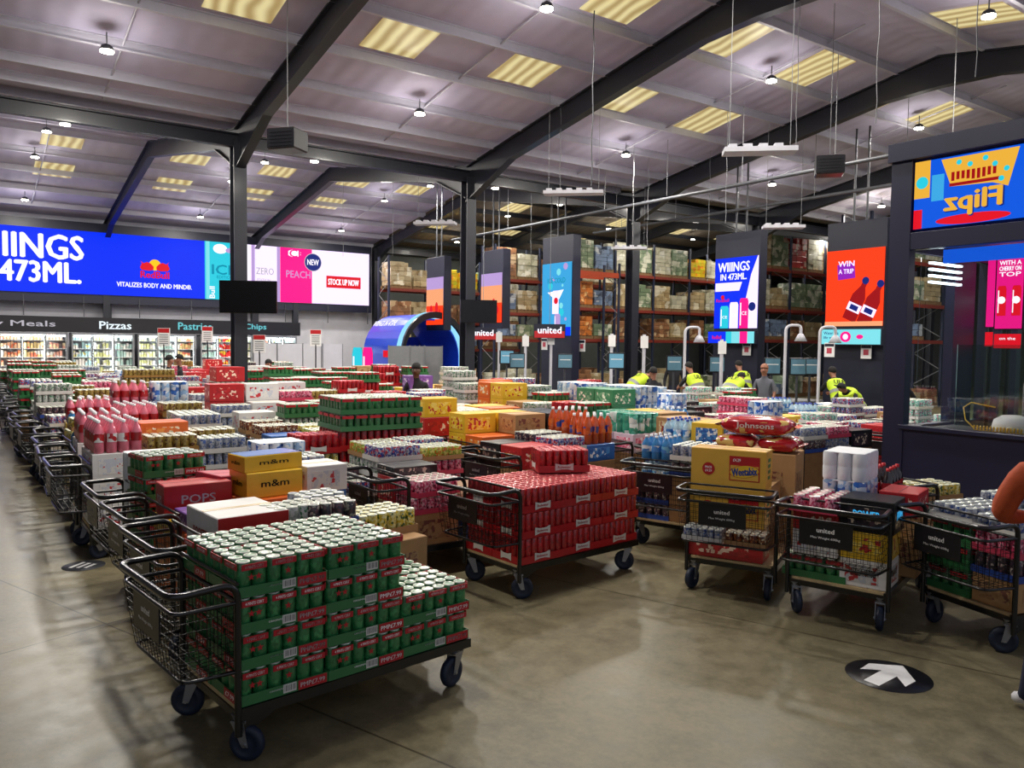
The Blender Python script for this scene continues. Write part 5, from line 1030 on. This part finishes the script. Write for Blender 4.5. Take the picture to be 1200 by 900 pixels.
kb('header', [((KL/2, .04, 4.52), (KL+.06, .2, .22)), ((KL/2, .10, 4.0), (KL, .04, .86)), ((0.05, KD/2, 4.0), (.08, KD, 1.2)), ((KL/2, .08, 4.42), (KL, .12, .04))], 'kiosk')
kb('roof_panel', [((KL/2, KD/2, 4.6), (KL, KD, .06)), ((KL/2, KD/2+.1, 3.5), (KL-.2, KD-.3, .05))], 'kiosk')
kb('side_post', [((.06, y, 2.3), (.12, w_, 2.3)) for y, w_ in ((1.66, .55), (2.32, .06), (2.75, .05))], 'kiosk')
kb('back_post', [((x, KD, 2.3), (w_, .14, 2.5)) for x, w_ in ((.75, .1), (1.25, .42), (2.1, .08), (2.9, .3), (4.2, .2))], 'kiosk')
def glassm(n, tint, rough=.0):
    m = bpy.data.materials.new(n); m.use_nodes = True; MATS[n] = m; b = m.node_tree.nodes['Principled BSDF']
    b.inputs['Transmission Weight'].default_value = 1; b.inputs['Roughness'].default_value = rough; b.inputs['IOR'].default_value = 1.45; b.inputs['Base Color'].default_value = tint
glassm('glass', (.93, .97, .98, 1)); glassm('glass_green', (.55, .80, .66, 1), .05)
mb = MB(); mb.box(((KL+.25)/2, .07, 2.31), (KL-.45, .012, 2.08), 'glass'); part('window_pane', mb, t, 'clear glass pane')
mb = MB(); mb.M = Matrix.Translation((0, -.02+.04, 0)) @ RX
x0, x1, z0, z1 = .26, KL-.3, 3.6, 4.38
mb.M = Matrix.Translation((0, .03, 0)) @ RX
em('k_bg', (10, 84, 214), 1.15); pane(mb, x0, z0, x1, z1, 0, 'k_bg')
pane(mb, x0, z0+.35, x0+.18, z1, .003, 's_gold'); disc(mb, x0+.09, z1-.25, .07, .006, 's_cyan'); pane(mb, x0, z0, x0+.1, z0+.22, .003, 's_red')
mb.add([(x0+.3, z1-.02, .003), (x0+1.12, z1-.02, .003), (x0+1.02, z0+.36, .003), (x0+.86, z0+.42, .003), (x0+.42, z0+.44, .003)], [(0, 4, 3, 2, 1)], 's_gold')
pane(mb, x0+.2, z0+.3, x0+.34, z0+.6, .002, 's_sky')
for i in range(9): pane(mb, x0+.42+i*.055, z0+.5+.012*math.sin(i), x0+.455+i*.055, z0+.6, .006, 's_dred')
pane(mb, x0+.4, z0+.44, x0+.93, z0+.475, .006, 's_dred')
for i, (a, b) in enumerate(((.5, .7), (.62, .66), (.78, .7), (.88, .62), (1.0, .55), (.95, .45))): disc(mb, x0+a, z0+b, .03, .008, 's_cyan', 10)
mb.text('Flipz', (x0+.66, z0+.24, .012), .60, .27, 's_gold', bold=.05, flip=True); mb.text('Flipz', (x0+.672, z0+.23, .009), .61, .28, 's_navy', bold=.05, flip=True)
disc(mb, x0+.66, z0-.0+.06, .40, .004, 's_red', 24, .14)
pane(mb, x0+1.3, z0, x0+2.4, z1, .003, 's_sky'); pane(mb, x0+2.7, z0, x0+3.6, z1, .003, 's_gold')
part('advert_display', mb, t, 'bright poster screen with mirrored snack lettering')
# inside
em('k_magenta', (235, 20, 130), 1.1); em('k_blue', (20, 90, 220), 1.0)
for x, z, w_, h_, txt, lab in ((.2, 2.95, .10, .9, None, 'narrow magenta strip poster inside the kiosk'), (.43, 2.95, .33, .95, ('WITH A', 'CHERRY ON', 'TOP'), 'magenta drink poster screen inside the kiosk')):
    P = Vector((k0.x, k0.y, 0))+Matrix.Rotation(KR, 3, 'Z') @ Vector((x, 2.2, 0)); P.z = 0; tt = thing('poster_screen', lab, 'poster', (P.x, P.y, z), KR)
    mb = MB(); mb.box((0, .03, 0), (w_+.03, .04, h_+.03), 'sign_black'); mb.tube([(0, .03, -h_/2), (0, .03, .02-z)], .03, 'sign_black', 6); part('stand', mb, tt)
    mb = MB(); mb.M = RX; pane(mb, -w_/2, -h_/2, w_/2, h_/2, 0, 'k_magenta')
    if txt:
        for i, q in enumerate(txt): mb.text(q, (0, h_*(.42-.08*i), .005), w_*.8, h_*.06, 's_white', bold=.04)
        for sx in (-.09, .09): can_art(mb, sx, -h_*.32, .11, h_*.42, 's_red', .004); disc(mb, sx, -h_*.1, .05, .012, 's_white', 9)
    pane(mb, -w_/2, -h_/2-.26, w_/2, -h_/2-.07, .001, 's_red')
    if txt: mb.text('on the', (0, -h_/2-.13, .005), w_*.6, .04, 's_white')
    part('display', mb, tt)
def kpos(x, y, z=0): return Vector((k0.x, k0.y, z))+Matrix.Rotation(KR, 3, 'Z') @ Vector((x, y, 0))
mb = MB(); mb.box((0, 0, .6), (4.4, .7, 1.2), 'kiosk', bev=.01); mb.box((0, 0, 1.225), (4.5, .78, .05), 'dkgrey', bev=.01); solo('kiosk_counter', mb, 'dark counter standing inside the kiosk behind the window', 'counter', kpos(2.6, .6), KR)
mb = MB(); mb.box((0, 0, .5), (2.4, .02, 1.0), 'glass_green'); solo('counter_screen', mb, 'greenish glass screen standing on the kiosk counter', 'glass screen', kpos(1.6, .93, 1.252), KR)
mb = MB(); n = 90; mb.tube([(-.28+.56*i/n, .03*math.cos(i*1.1), .035+.03*math.sin(i*1.1)) for i in range(n+1)], .007, 'c_yellow', 5)
mb.tube([(-.28, 0, .04), (-.38, .02, .12), (-.42, .05, .26), (-.36, .1, .32), (-.1, .12, .28)], .008, 'c_yellow', 5); solo('coiled_hose', mb, 'yellow coiled hose lying on the kiosk counter', 'hose', kpos(1.15, .38, 1.252), KR)
t2 = thing('hand_scanner_unit', 'pale rounded appliance with grey arm on the kiosk counter', 'appliance', kpos(1.2, .62, 1.252), KR)
mb = MB(); mb.lathe((0, 0, 0), [(.2, 0), (.22, .06), (.2, .14), (.12, .19), (.01, .2)], 18, 'white'); part('body', mb, t2); mb = MB(); mb.tube(fil([(.1, 0, .12), (.1, 0, .6), (.3, 0, .66)], .06), .02, 'grey', 8); part('arm', mb, t2)
for i in range(4):
    mb = MB(); mb.box((0, 0, 0), (.05, .75, .025), 'strip'); o = solo('tube_light', mb, 'white tube light inside the kiosk, %s from the top' % ORD[i], 'tube light', kpos(.22, .92, 3.25-.078*i), KR)
L = bpy.data.lights.new('kiosk_light', 'AREA'); L.shape = 'RECTANGLE'; L.size = 2.5; L.size_y = .6; L.energy = 30; lo = bpy.data.objects.new('kiosk_light', L); C.objects.link(lo); lo.parent = t; lo.location = (2.4, 1.8, 3.44)
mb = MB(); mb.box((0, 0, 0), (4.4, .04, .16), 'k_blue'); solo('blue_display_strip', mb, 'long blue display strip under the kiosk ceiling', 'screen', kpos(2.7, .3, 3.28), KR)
# ================================================================== FLOOR SIGNS
P = atz(1041, 792, 0); mb = MB(); mb.lathe((0, 0, .001), [(.0001, .002), (.27, .002), (.27, 0)], 40, 'sign_black')
t = thing('floor_marker', 'round black floor sticker with a white arrow, right foreground', 'floor sticker', (P.x, P.y, 0), 0); part('disc', mb, t)
mb = MB(); q = [atz(a, b, 0)-P for a, b in ((1058, 781), (1018, 778), (1008, 784.5), (1033, 786), (1012, 797.5), (1030, 804.5), (1051, 793.5), (1061, 805.5), (1073, 799))]; mb.add([(v.x, v.y, .0045) for v in q], [(0, 1, 2, 3), (3, 4, 5, 6), (0, 6, 7, 8), (0, 3, 6)], 'white'); part('arrow', mb, t)
P = atz(98, 663, 0); t = thing('floor_marker', 'grey floor sticker with white lettering beside the left trolleys', 'floor sticker', (P.x, P.y, 0), .5)
mb = MB(); mb.lathe((0, 0, .001), [(.0001, .002), (.19, .002), (.19, 0)], 30, 'dkgrey'); part('disc', mb, t); mb = MB(); mb.M = Matrix.Rotation(.9, 4, 'Z')
for i in range(3): mb.box((0, .07-.07*i, .004), (.2-.03*i, .035, .001), 'white')
part('print', mb, t)
# ================================================================== PEOPLE (local: facing +Y)
def person(loc, head, label, J={}, top='cloth_black', legs='cloth_navy', skin='skin', hair='hair', sc_=1.0, vest=False, long=True, cap=False, bulk=1.0):
    t = thing('person', label, 'person', loc, head)
    D = {'pel': (0, 0, .95), 'sp': (0, .01, 1.14), 'ch': (0, 0, 1.36), 'nk': (0, .01, 1.50), 'hb': (0, .03, 1.58), 'hd': (0, .04, 1.68), 'ht': (0, .03, 1.755)}
    for n, s in (('l', -1), ('r', 1)):
        D.update({'sh'+n: (s*.18, 0, 1.43), 'el'+n: (s*.25, .0, 1.15), 'wr'+n: (s*.24, .14, .93), 'hp'+n: (s*.095, 0, .88), 'kn'+n: (s*.11, .02, .50), 'an'+n: (s*.12, -.02, .09), 'to'+n: (s*.14, .17, .04)})
    D.update(J); D = {k: Vector(v)*sc_ for k, v in D.items()}
    R = {'pel': (.16, .125), 'sp': (.145, .11), 'ch': (.17, .125), 'nk': (.056, .058), 'hb': (.065, .075), 'hd': (.078, .095), 'ht': (.055, .068)}
    for n in 'lr': R.update({'sh'+n: .062*bulk, 'el'+n: .046*bulk, 'wr'+n: .028, 'hp'+n: .098, 'kn'+n: .062, 'an'+n: .044, 'to'+n: .036})
    names = list(D); E_ = [('pel', 'sp', 't'), ('sp', 'ch', 't'), ('ch', 'nk', 't'), ('nk', 'hb', 's'), ('hb', 'hd', 's'), ('hd', 'ht', 's')]
    for n in 'lr': E_ += [('ch', 'sh'+n, 't'), ('sh'+n, 'el'+n, 't'), ('el'+n, 'wr'+n, 't' if long else 's'), ('pel', 'hp'+n, 'l'), ('hp'+n, 'kn'+n, 'l'), ('kn'+n, 'an'+n, 'l'), ('an'+n, 'to'+n, 'f')]
    pos = [D[n] for n in names]; rad = [R[n] if isinstance(R[n], tuple) else (R[n], R[n]) for n in names]; ed = [(names.index(a), names.index(b)) for a, b, _ in E_]; kinds = [k for *_, k in E_]
    hd = D['hd']; f = Vector((0, 1, 0)) if 'face' not in J else Vector(J['face']).normalized()
    pos.append(hd+f*.115+Vector((0, 0, -.02))); rad.append((.013, .015)); ed.append((names.index('hd'), len(pos)-1)); kinds.append('s')
    for s in (-1, 1): pos.append(hd+Vector((s*.095, -.01, -.01))); rad.append((.012, .018)); ed.append((names.index('hd'), len(pos)-1)); kinds.append('s')
    for n, s in (('l', -1), ('r', 1)):
        wr = D['wr'+n]; d = (wr-D['el'+n]).normalized(); sd = d.cross(Vector((s, 0, .3))).normalized(); pl = wr+d*.075
        wi = names.index('wr'+n); pos.append(pl); rad.append((.034, .022)); pi = len(pos)-1; ed.append((wi, pi)); kinds.append('s')
        for q, (o, ln) in enumerate(((-.03, .07), (-.01, .08), (.01, .076), (.03, .06))):
            a = pl+sd*o+d*.03; b = a+d*ln*.5; c = b+(d*.6+Vector((-s*.6, .2, -.3))).normalized()*ln*.5; k = len(pos)
            pos += [a, b, c]; rad += [(.011, .011), (.009, .009), (.008, .008)]; ed += [(pi, k), (k, k+1), (k+1, k+2)]; kinds += ['s']*3
        a = wr+d*.03+sd*-.03; b = a+(d*.5-sd).normalized()*.045; k = len(pos); pos += [a, b]; rad += [(.012, .012), (.010, .010)]; ed += [(wi, k), (k, k+1)]; kinds += ['s']*2
    me = bpy.data.meshes.new('body'); me.from_pydata([tuple(p) for p in pos], ed, []); ob = bpy.data.objects.new('body', me); C.objects.link(ob)
    m = ob.modifiers.new('k', 'SKIN'); m.use_smooth_shade = True; m.branch_smoothing = .6
    for i, r in enumerate(rad): me.skin_vertices[0].data[i].radius = (r[0]*sc_, r[1]*sc_); me.skin_vertices[0].data[i].use_root = (i == 0)
    ob.modifiers.new('s', 'SUBSURF').levels = 1
    dg = bpy.context.evaluated_depsgraph_get(); dg.update(); m2 = bpy.data.meshes.new_from_object(ob.evaluated_get(dg)); bpy.data.objects.remove(ob)
    m2.materials.clear()
    for mm in (top, legs, skin, 'shoe'): m2.materials.append(MATS[mm])
    idx = {'t': 0, 'l': 1, 's': 2, 'f': 3}
    for p in m2.polygons:
        c = p.center; best = 9; bk = 't'
        for (a, b), k in zip(ed, kinds):
            A = pos[a]; AB = pos[b]-A; u_ = max(0, min(1, (c-A).dot(AB)/max(AB.length_squared, 1e-8))); dd = (c-(A+AB*u_)).length-(rad[a][0]*(1-u_)+rad[b][0]*u_)
            if dd < best: best = dd; bk = k
        p.material_index = idx[bk]; p.use_smooth = True
    part('body', m2, t)
    h = MB(); hc = (D['hd']+D['ht'])/2+Vector((0, -.012, .012)); pr = []
    for i in range(9): a = math.pi*.5*i/8*1.12; pr.append((.093*math.sin(a)+.0005, .085*math.cos(a)))
    h.M = Matrix.Translation(hc) @ Matrix.Diagonal((1, 1.15, 1.2, 1)) @ Matrix.Rotation(.25, 4, 'X'); h.lathe((0, 0, 0), pr[::-1], 14, 'cloth_black' if cap else hair)
    if cap: h.box((0, .11, -.0), (.13, .1, .012), 'cloth_black')
    part('cap' if cap else 'hair', h, t)
    e = MB()
    for s in (-1, 1): e.lathe(D['hd']+Vector((s*.03, .093, .015)), [(.001, -.009), (.008, -.004), (.009, .0), (.008, .004), (.001, .009)], 6, 'eye')
    part('eyes', e, t)
    if vest:
        v = MB(); lv = [('pel', -.04, .19, .155), ('pel', .08, .185, .15), ('sp', .06, .19, .15), ('ch', -.06, .205, .16), ('ch', .04, .215, .155), ('ch', .10, .17, .12), ('nk', -.02, .085, .085)]
        rings = []; S = 20
        for n, dz, a, b in lv:
            c = D[n]+(D['ch']-D['pel']).normalized()*dz*sc_; ax = (D['ch']-D['pel']).normalized(); xx = Vector((1, 0, 0)); yy = ax.cross(xx).normalized()
            rings.append([c+xx*a*sc_*math.cos(2*math.pi*i/S)-yy*b*sc_*math.sin(2*math.pi*i/S) for i in range(S)])
        def band(r0, r1, m_, ex=0):
            vs = [p+(p-sum(r0, Vector())/S).normalized()*ex for p in r0]+[p+(p-sum(r1, Vector())/S).normalized()*ex for p in r1]
            v.add(vs, [(i, (i+1) % S, S+(i+1) % S, S+i) for i in range(S)], m_, True)
        for i in range(len(rings)-1): band(rings[i], rings[i+1], 'lime')
        mid = lambda r0, r1, u_: [a.lerp(b, u_) for a, b in zip(r0, r1)]
        band(mid(rings[0], rings[1], .3), mid(rings[0], rings[1], .8), 'band', .004); band(mid(rings[1], rings[2], .5), mid(rings[1], rings[2], .95), 'band', .004)
        part('hi_vis_vest', v, t)
        tx = MB(); c = D['ch']+(D['sp']-D['ch'])*.1; ax = (D['ch']-D['pel']).normalized(); yy = ax.cross(Vector((1, 0, 0))).normalized()
        Rm = Matrix.Identity(4); bk = -yy if yy.y > 0 else yy
        X = ax.cross(bk).normalized()
        for i in range(3): Rm[i][0] = X[i]; Rm[i][1] = ax[i]; Rm[i][2] = bk[i]
        tx.text('ULP', c+bk*.175*sc_, .26*sc_, .10*sc_, 'text_black', R=Rm, bold=.03); part('vest_lettering', tx, t)
    return t
def place(px, d, z=0): x = (px-600)/FPX*d; return (x, d, z)
lean = dict(sp=(0, .06, 1.13), ch=(0, .20, 1.31), nk=(0, .28, 1.43), hb=(0, .33, 1.5), hd=(0, .38, 1.57), ht=(0, .40, 1.645), shl=(-.18, .22, 1.37), shr=(.18, .22, 1.37), ell=(-.26, .38, 1.15), elr=(.26, .38, 1.15), wrl=(-.14, .58, 1.1), wrr=(.14, .58, 1.1))
lean2 = dict(sp=(0, .12, 1.1), ch=(0, .36, 1.22), nk=(0, .47, 1.28), hb=(0, .53, 1.31), hd=(0, .60, 1.34), ht=(0, .67, 1.37), shl=(-.18, .38, 1.26), shr=(.18, .38, 1.26), ell=(-.25, .52, 1.02), elr=(.25, .52, 1.02), wrl=(-.15, .72, .95), wrr=(.15, .72, .95))
person(place(985, 18.3), .1, 'cashier in lime vest standing with back turned, before the red tower', lean, vest=True, long=False, sc_=1.02)
person(place(1006, 16.8), 2.2, 'cashier in black cap and lime vest bending over goods by the kiosk', lean2, vest=True, cap=True, sc_=1.0)
person(place(820, 19.2), .5, 'cashier in lime vest standing before the left checkout monitor', lean, vest=True, long=False, sc_=1.05)
person(place(852, 17.8), -.75, 'cashier in lime vest leaning right with a mottled back, between two others', lean2, vest=True, long=False, sc_=1.1)
person(place(874, 20.5), .2, 'cashier in lime vest standing under the blue wings tower', lean, vest=True, sc_=1.07)
person(place(737, 20), -1.1, 'worker in lime vest bent over beside the third column', lean2, vest=True, sc_=1.08)
person(place(896, 18.8), 2.6, 'bald man in a grey t-shirt standing among the cashiers', dict(), top='cloth_grey', hair='skin', long=False, sc_=.98)
person(place(790, 22.5), 2.9, 'man in dark suit jacket and white shirt near the racks', dict(), skin='skin_dark', sc_=1.05)
person(place(766, 18), .3, 'person with dark curly hair low behind the blue roll packs', dict(), top='cloth_black', sc_=.93)
person(place(488, 15.2), 3.0, 'man in black jacket standing among the trolleys before the booth', dict(), skin='skin_dark', sc_=.99)
person(place(211, 20), 2.0, 'bearded man in black top under the freezer fascia', dict(), sc_=1.0)
person(place(197, 20.6), -.8, 'person in black beside the bearded man near the freezers', dict(), sc_=.98)
person(place(314, 21), -2.6, 'person in black right of the nearest column', dict(), sc_=.93)
person(place(1048//1, 16.2), -.9, 'worker in lime vest partly hidden behind the kiosk corner', lean, vest=True, sc_=1.0)
arm = dict(shl=(-.22, 0, 1.45), ell=(-.34, .03, 1.15), wrl=(-.12, .24, 1.12), anl=(-.17, -.02, .09), tol=(-.21, .12, .04), shr=(.19, 0, 1.43), elr=(.28, .15, 1.2), wrr=(.1, .40, 1.2))
P = atz(1241, 842, 0)
person((P.x, P.y, 0), -.45, 'person in rust orange jacket and dark trousers cropped by the right edge', arm, top='cloth_rust', legs='cloth_navy', sc_=1.03, bulk=1.55)
# ================================================================== individuals against uncountable rest
import numpy as np
from mathutils.bvhtree import BVHTree
bpy.context.view_layer.update()
allp = [o for o in C.objects if o.parent is None and o.type == 'MESH' and (o.get('group') == 'packs stacked on the queued trolleys' or o.get('category') in ('checkout', 'panel', 'column'))]
cand = [o for o in allp if o.get('group') == 'packs stacked on the queued trolleys']
vs_ = []; fs_ = []; own = []
for o in allp:
    n0 = len(vs_); vs_ += [o.matrix_world @ Vector(b) for b in o.bound_box]
    for q in ((0, 1, 2, 3), (4, 5, 6, 7), (0, 1, 5, 4), (1, 2, 6, 5), (2, 3, 7, 6), (3, 0, 4, 7)): fs_.append(tuple(n0+k for k in q)); own.append(o.name)
bv = BVHTree.FromPolygons(vs_, fs_); cam0 = Vector((0, 0, HC)); score = {}
for o in cand:
    M = o.matrix_world; bb = [Vector(b) for b in o.bound_box]; c = sum(bb, Vector())/8; ex = (bb[6]-bb[0])/2; n = 0
    for a in (-.9, -.4, 0, .4, .9):
        for b in (-.9, -.4, 0, .4, .9):
            for q in ((a*ex.x, b*ex.y, ex.z), (a*ex.x, -ex.y, b*ex.z), (-ex.x, a*ex.y, b*ex.z)):
                p = M @ (c+Vector(q)); d = p-cam0
                lc, nm, ix, ds = bv.ray_cast(cam0, d.normalized())
                if ix is not None and own[ix] == o.name: n += 1
    pr = proj(M @ c)
    if not (-30 < pr[0] < 1230): n = 0
    score[o.name] = n/d.length_squared
kinds_ = {}
for o in cand: kinds_.setdefault(o.name.split('.')[0], []).append(o)
DESC = {}
for nm, L_ in kinds_.items():
    L_.sort(key=lambda o: -score[o.name]); keep = [o for o in L_ if score[o.name] > 0][:275]; ks = set(o.name for o in keep); rest = [o for o in L_ if o.name not in ks]
    if not rest: continue
    vs = []; fs = []; off = 0; mats = []; mi = []; lt = []; sm = []
    for o in rest:
        me = o.data; nv = len(me.vertices); a = np.empty(nv*3, np.float32); me.vertices.foreach_get('co', a); a = a.reshape(-1, 3)
        M = np.array(o.matrix_basis); vs.append(a @ M[:3, :3].T+M[:3, 3])
        nl = len(me.loops); li = np.empty(nl, np.int32); me.loops.foreach_get('vertex_index', li); fs.append(li+off); off += nv
        npol = len(me.polygons); tt = np.empty(npol, np.int32); me.polygons.foreach_get('loop_total', tt); lt.append(tt)
        q = np.empty(npol, np.int32); me.polygons.foreach_get('material_index', q); mp = []
        for m in me.materials:
            if m not in mats: mats.append(m)
            mp.append(mats.index(m))
        mi.append(np.array(mp, np.int32)[q]); b = np.empty(npol, bool); me.polygons.foreach_get('use_smooth', b); sm.append(b)
    V_ = np.concatenate(vs).astype(np.float32); F_ = np.concatenate(fs); T_ = np.concatenate(lt); me = bpy.data.meshes.new(nm+'_rest')
    me.vertices.add(len(V_)); me.vertices.foreach_set('co', V_.ravel()); me.loops.add(len(F_)); me.loops.foreach_set('vertex_index', F_)
    me.polygons.add(len(T_)); st = np.concatenate(([0], np.cumsum(T_)[:-1])).astype(np.int32); me.polygons.foreach_set('loop_start', st)
    for m in mats: me.materials.append(m)
    me.polygons.foreach_set('material_index', np.concatenate(mi)); me.polygons.foreach_set('use_smooth', np.concatenate(sm)); me.update(calc_edges=True)
    g = link(nm, me); tag(g, 'mass of further %ss deep inside the queued trolley stacks' % nm.replace('_', ' '), K[[k for k in K if K[k][3] == nm][0]][5], kind='stuff')
    for o in rest: bpy.data.objects.remove(o)
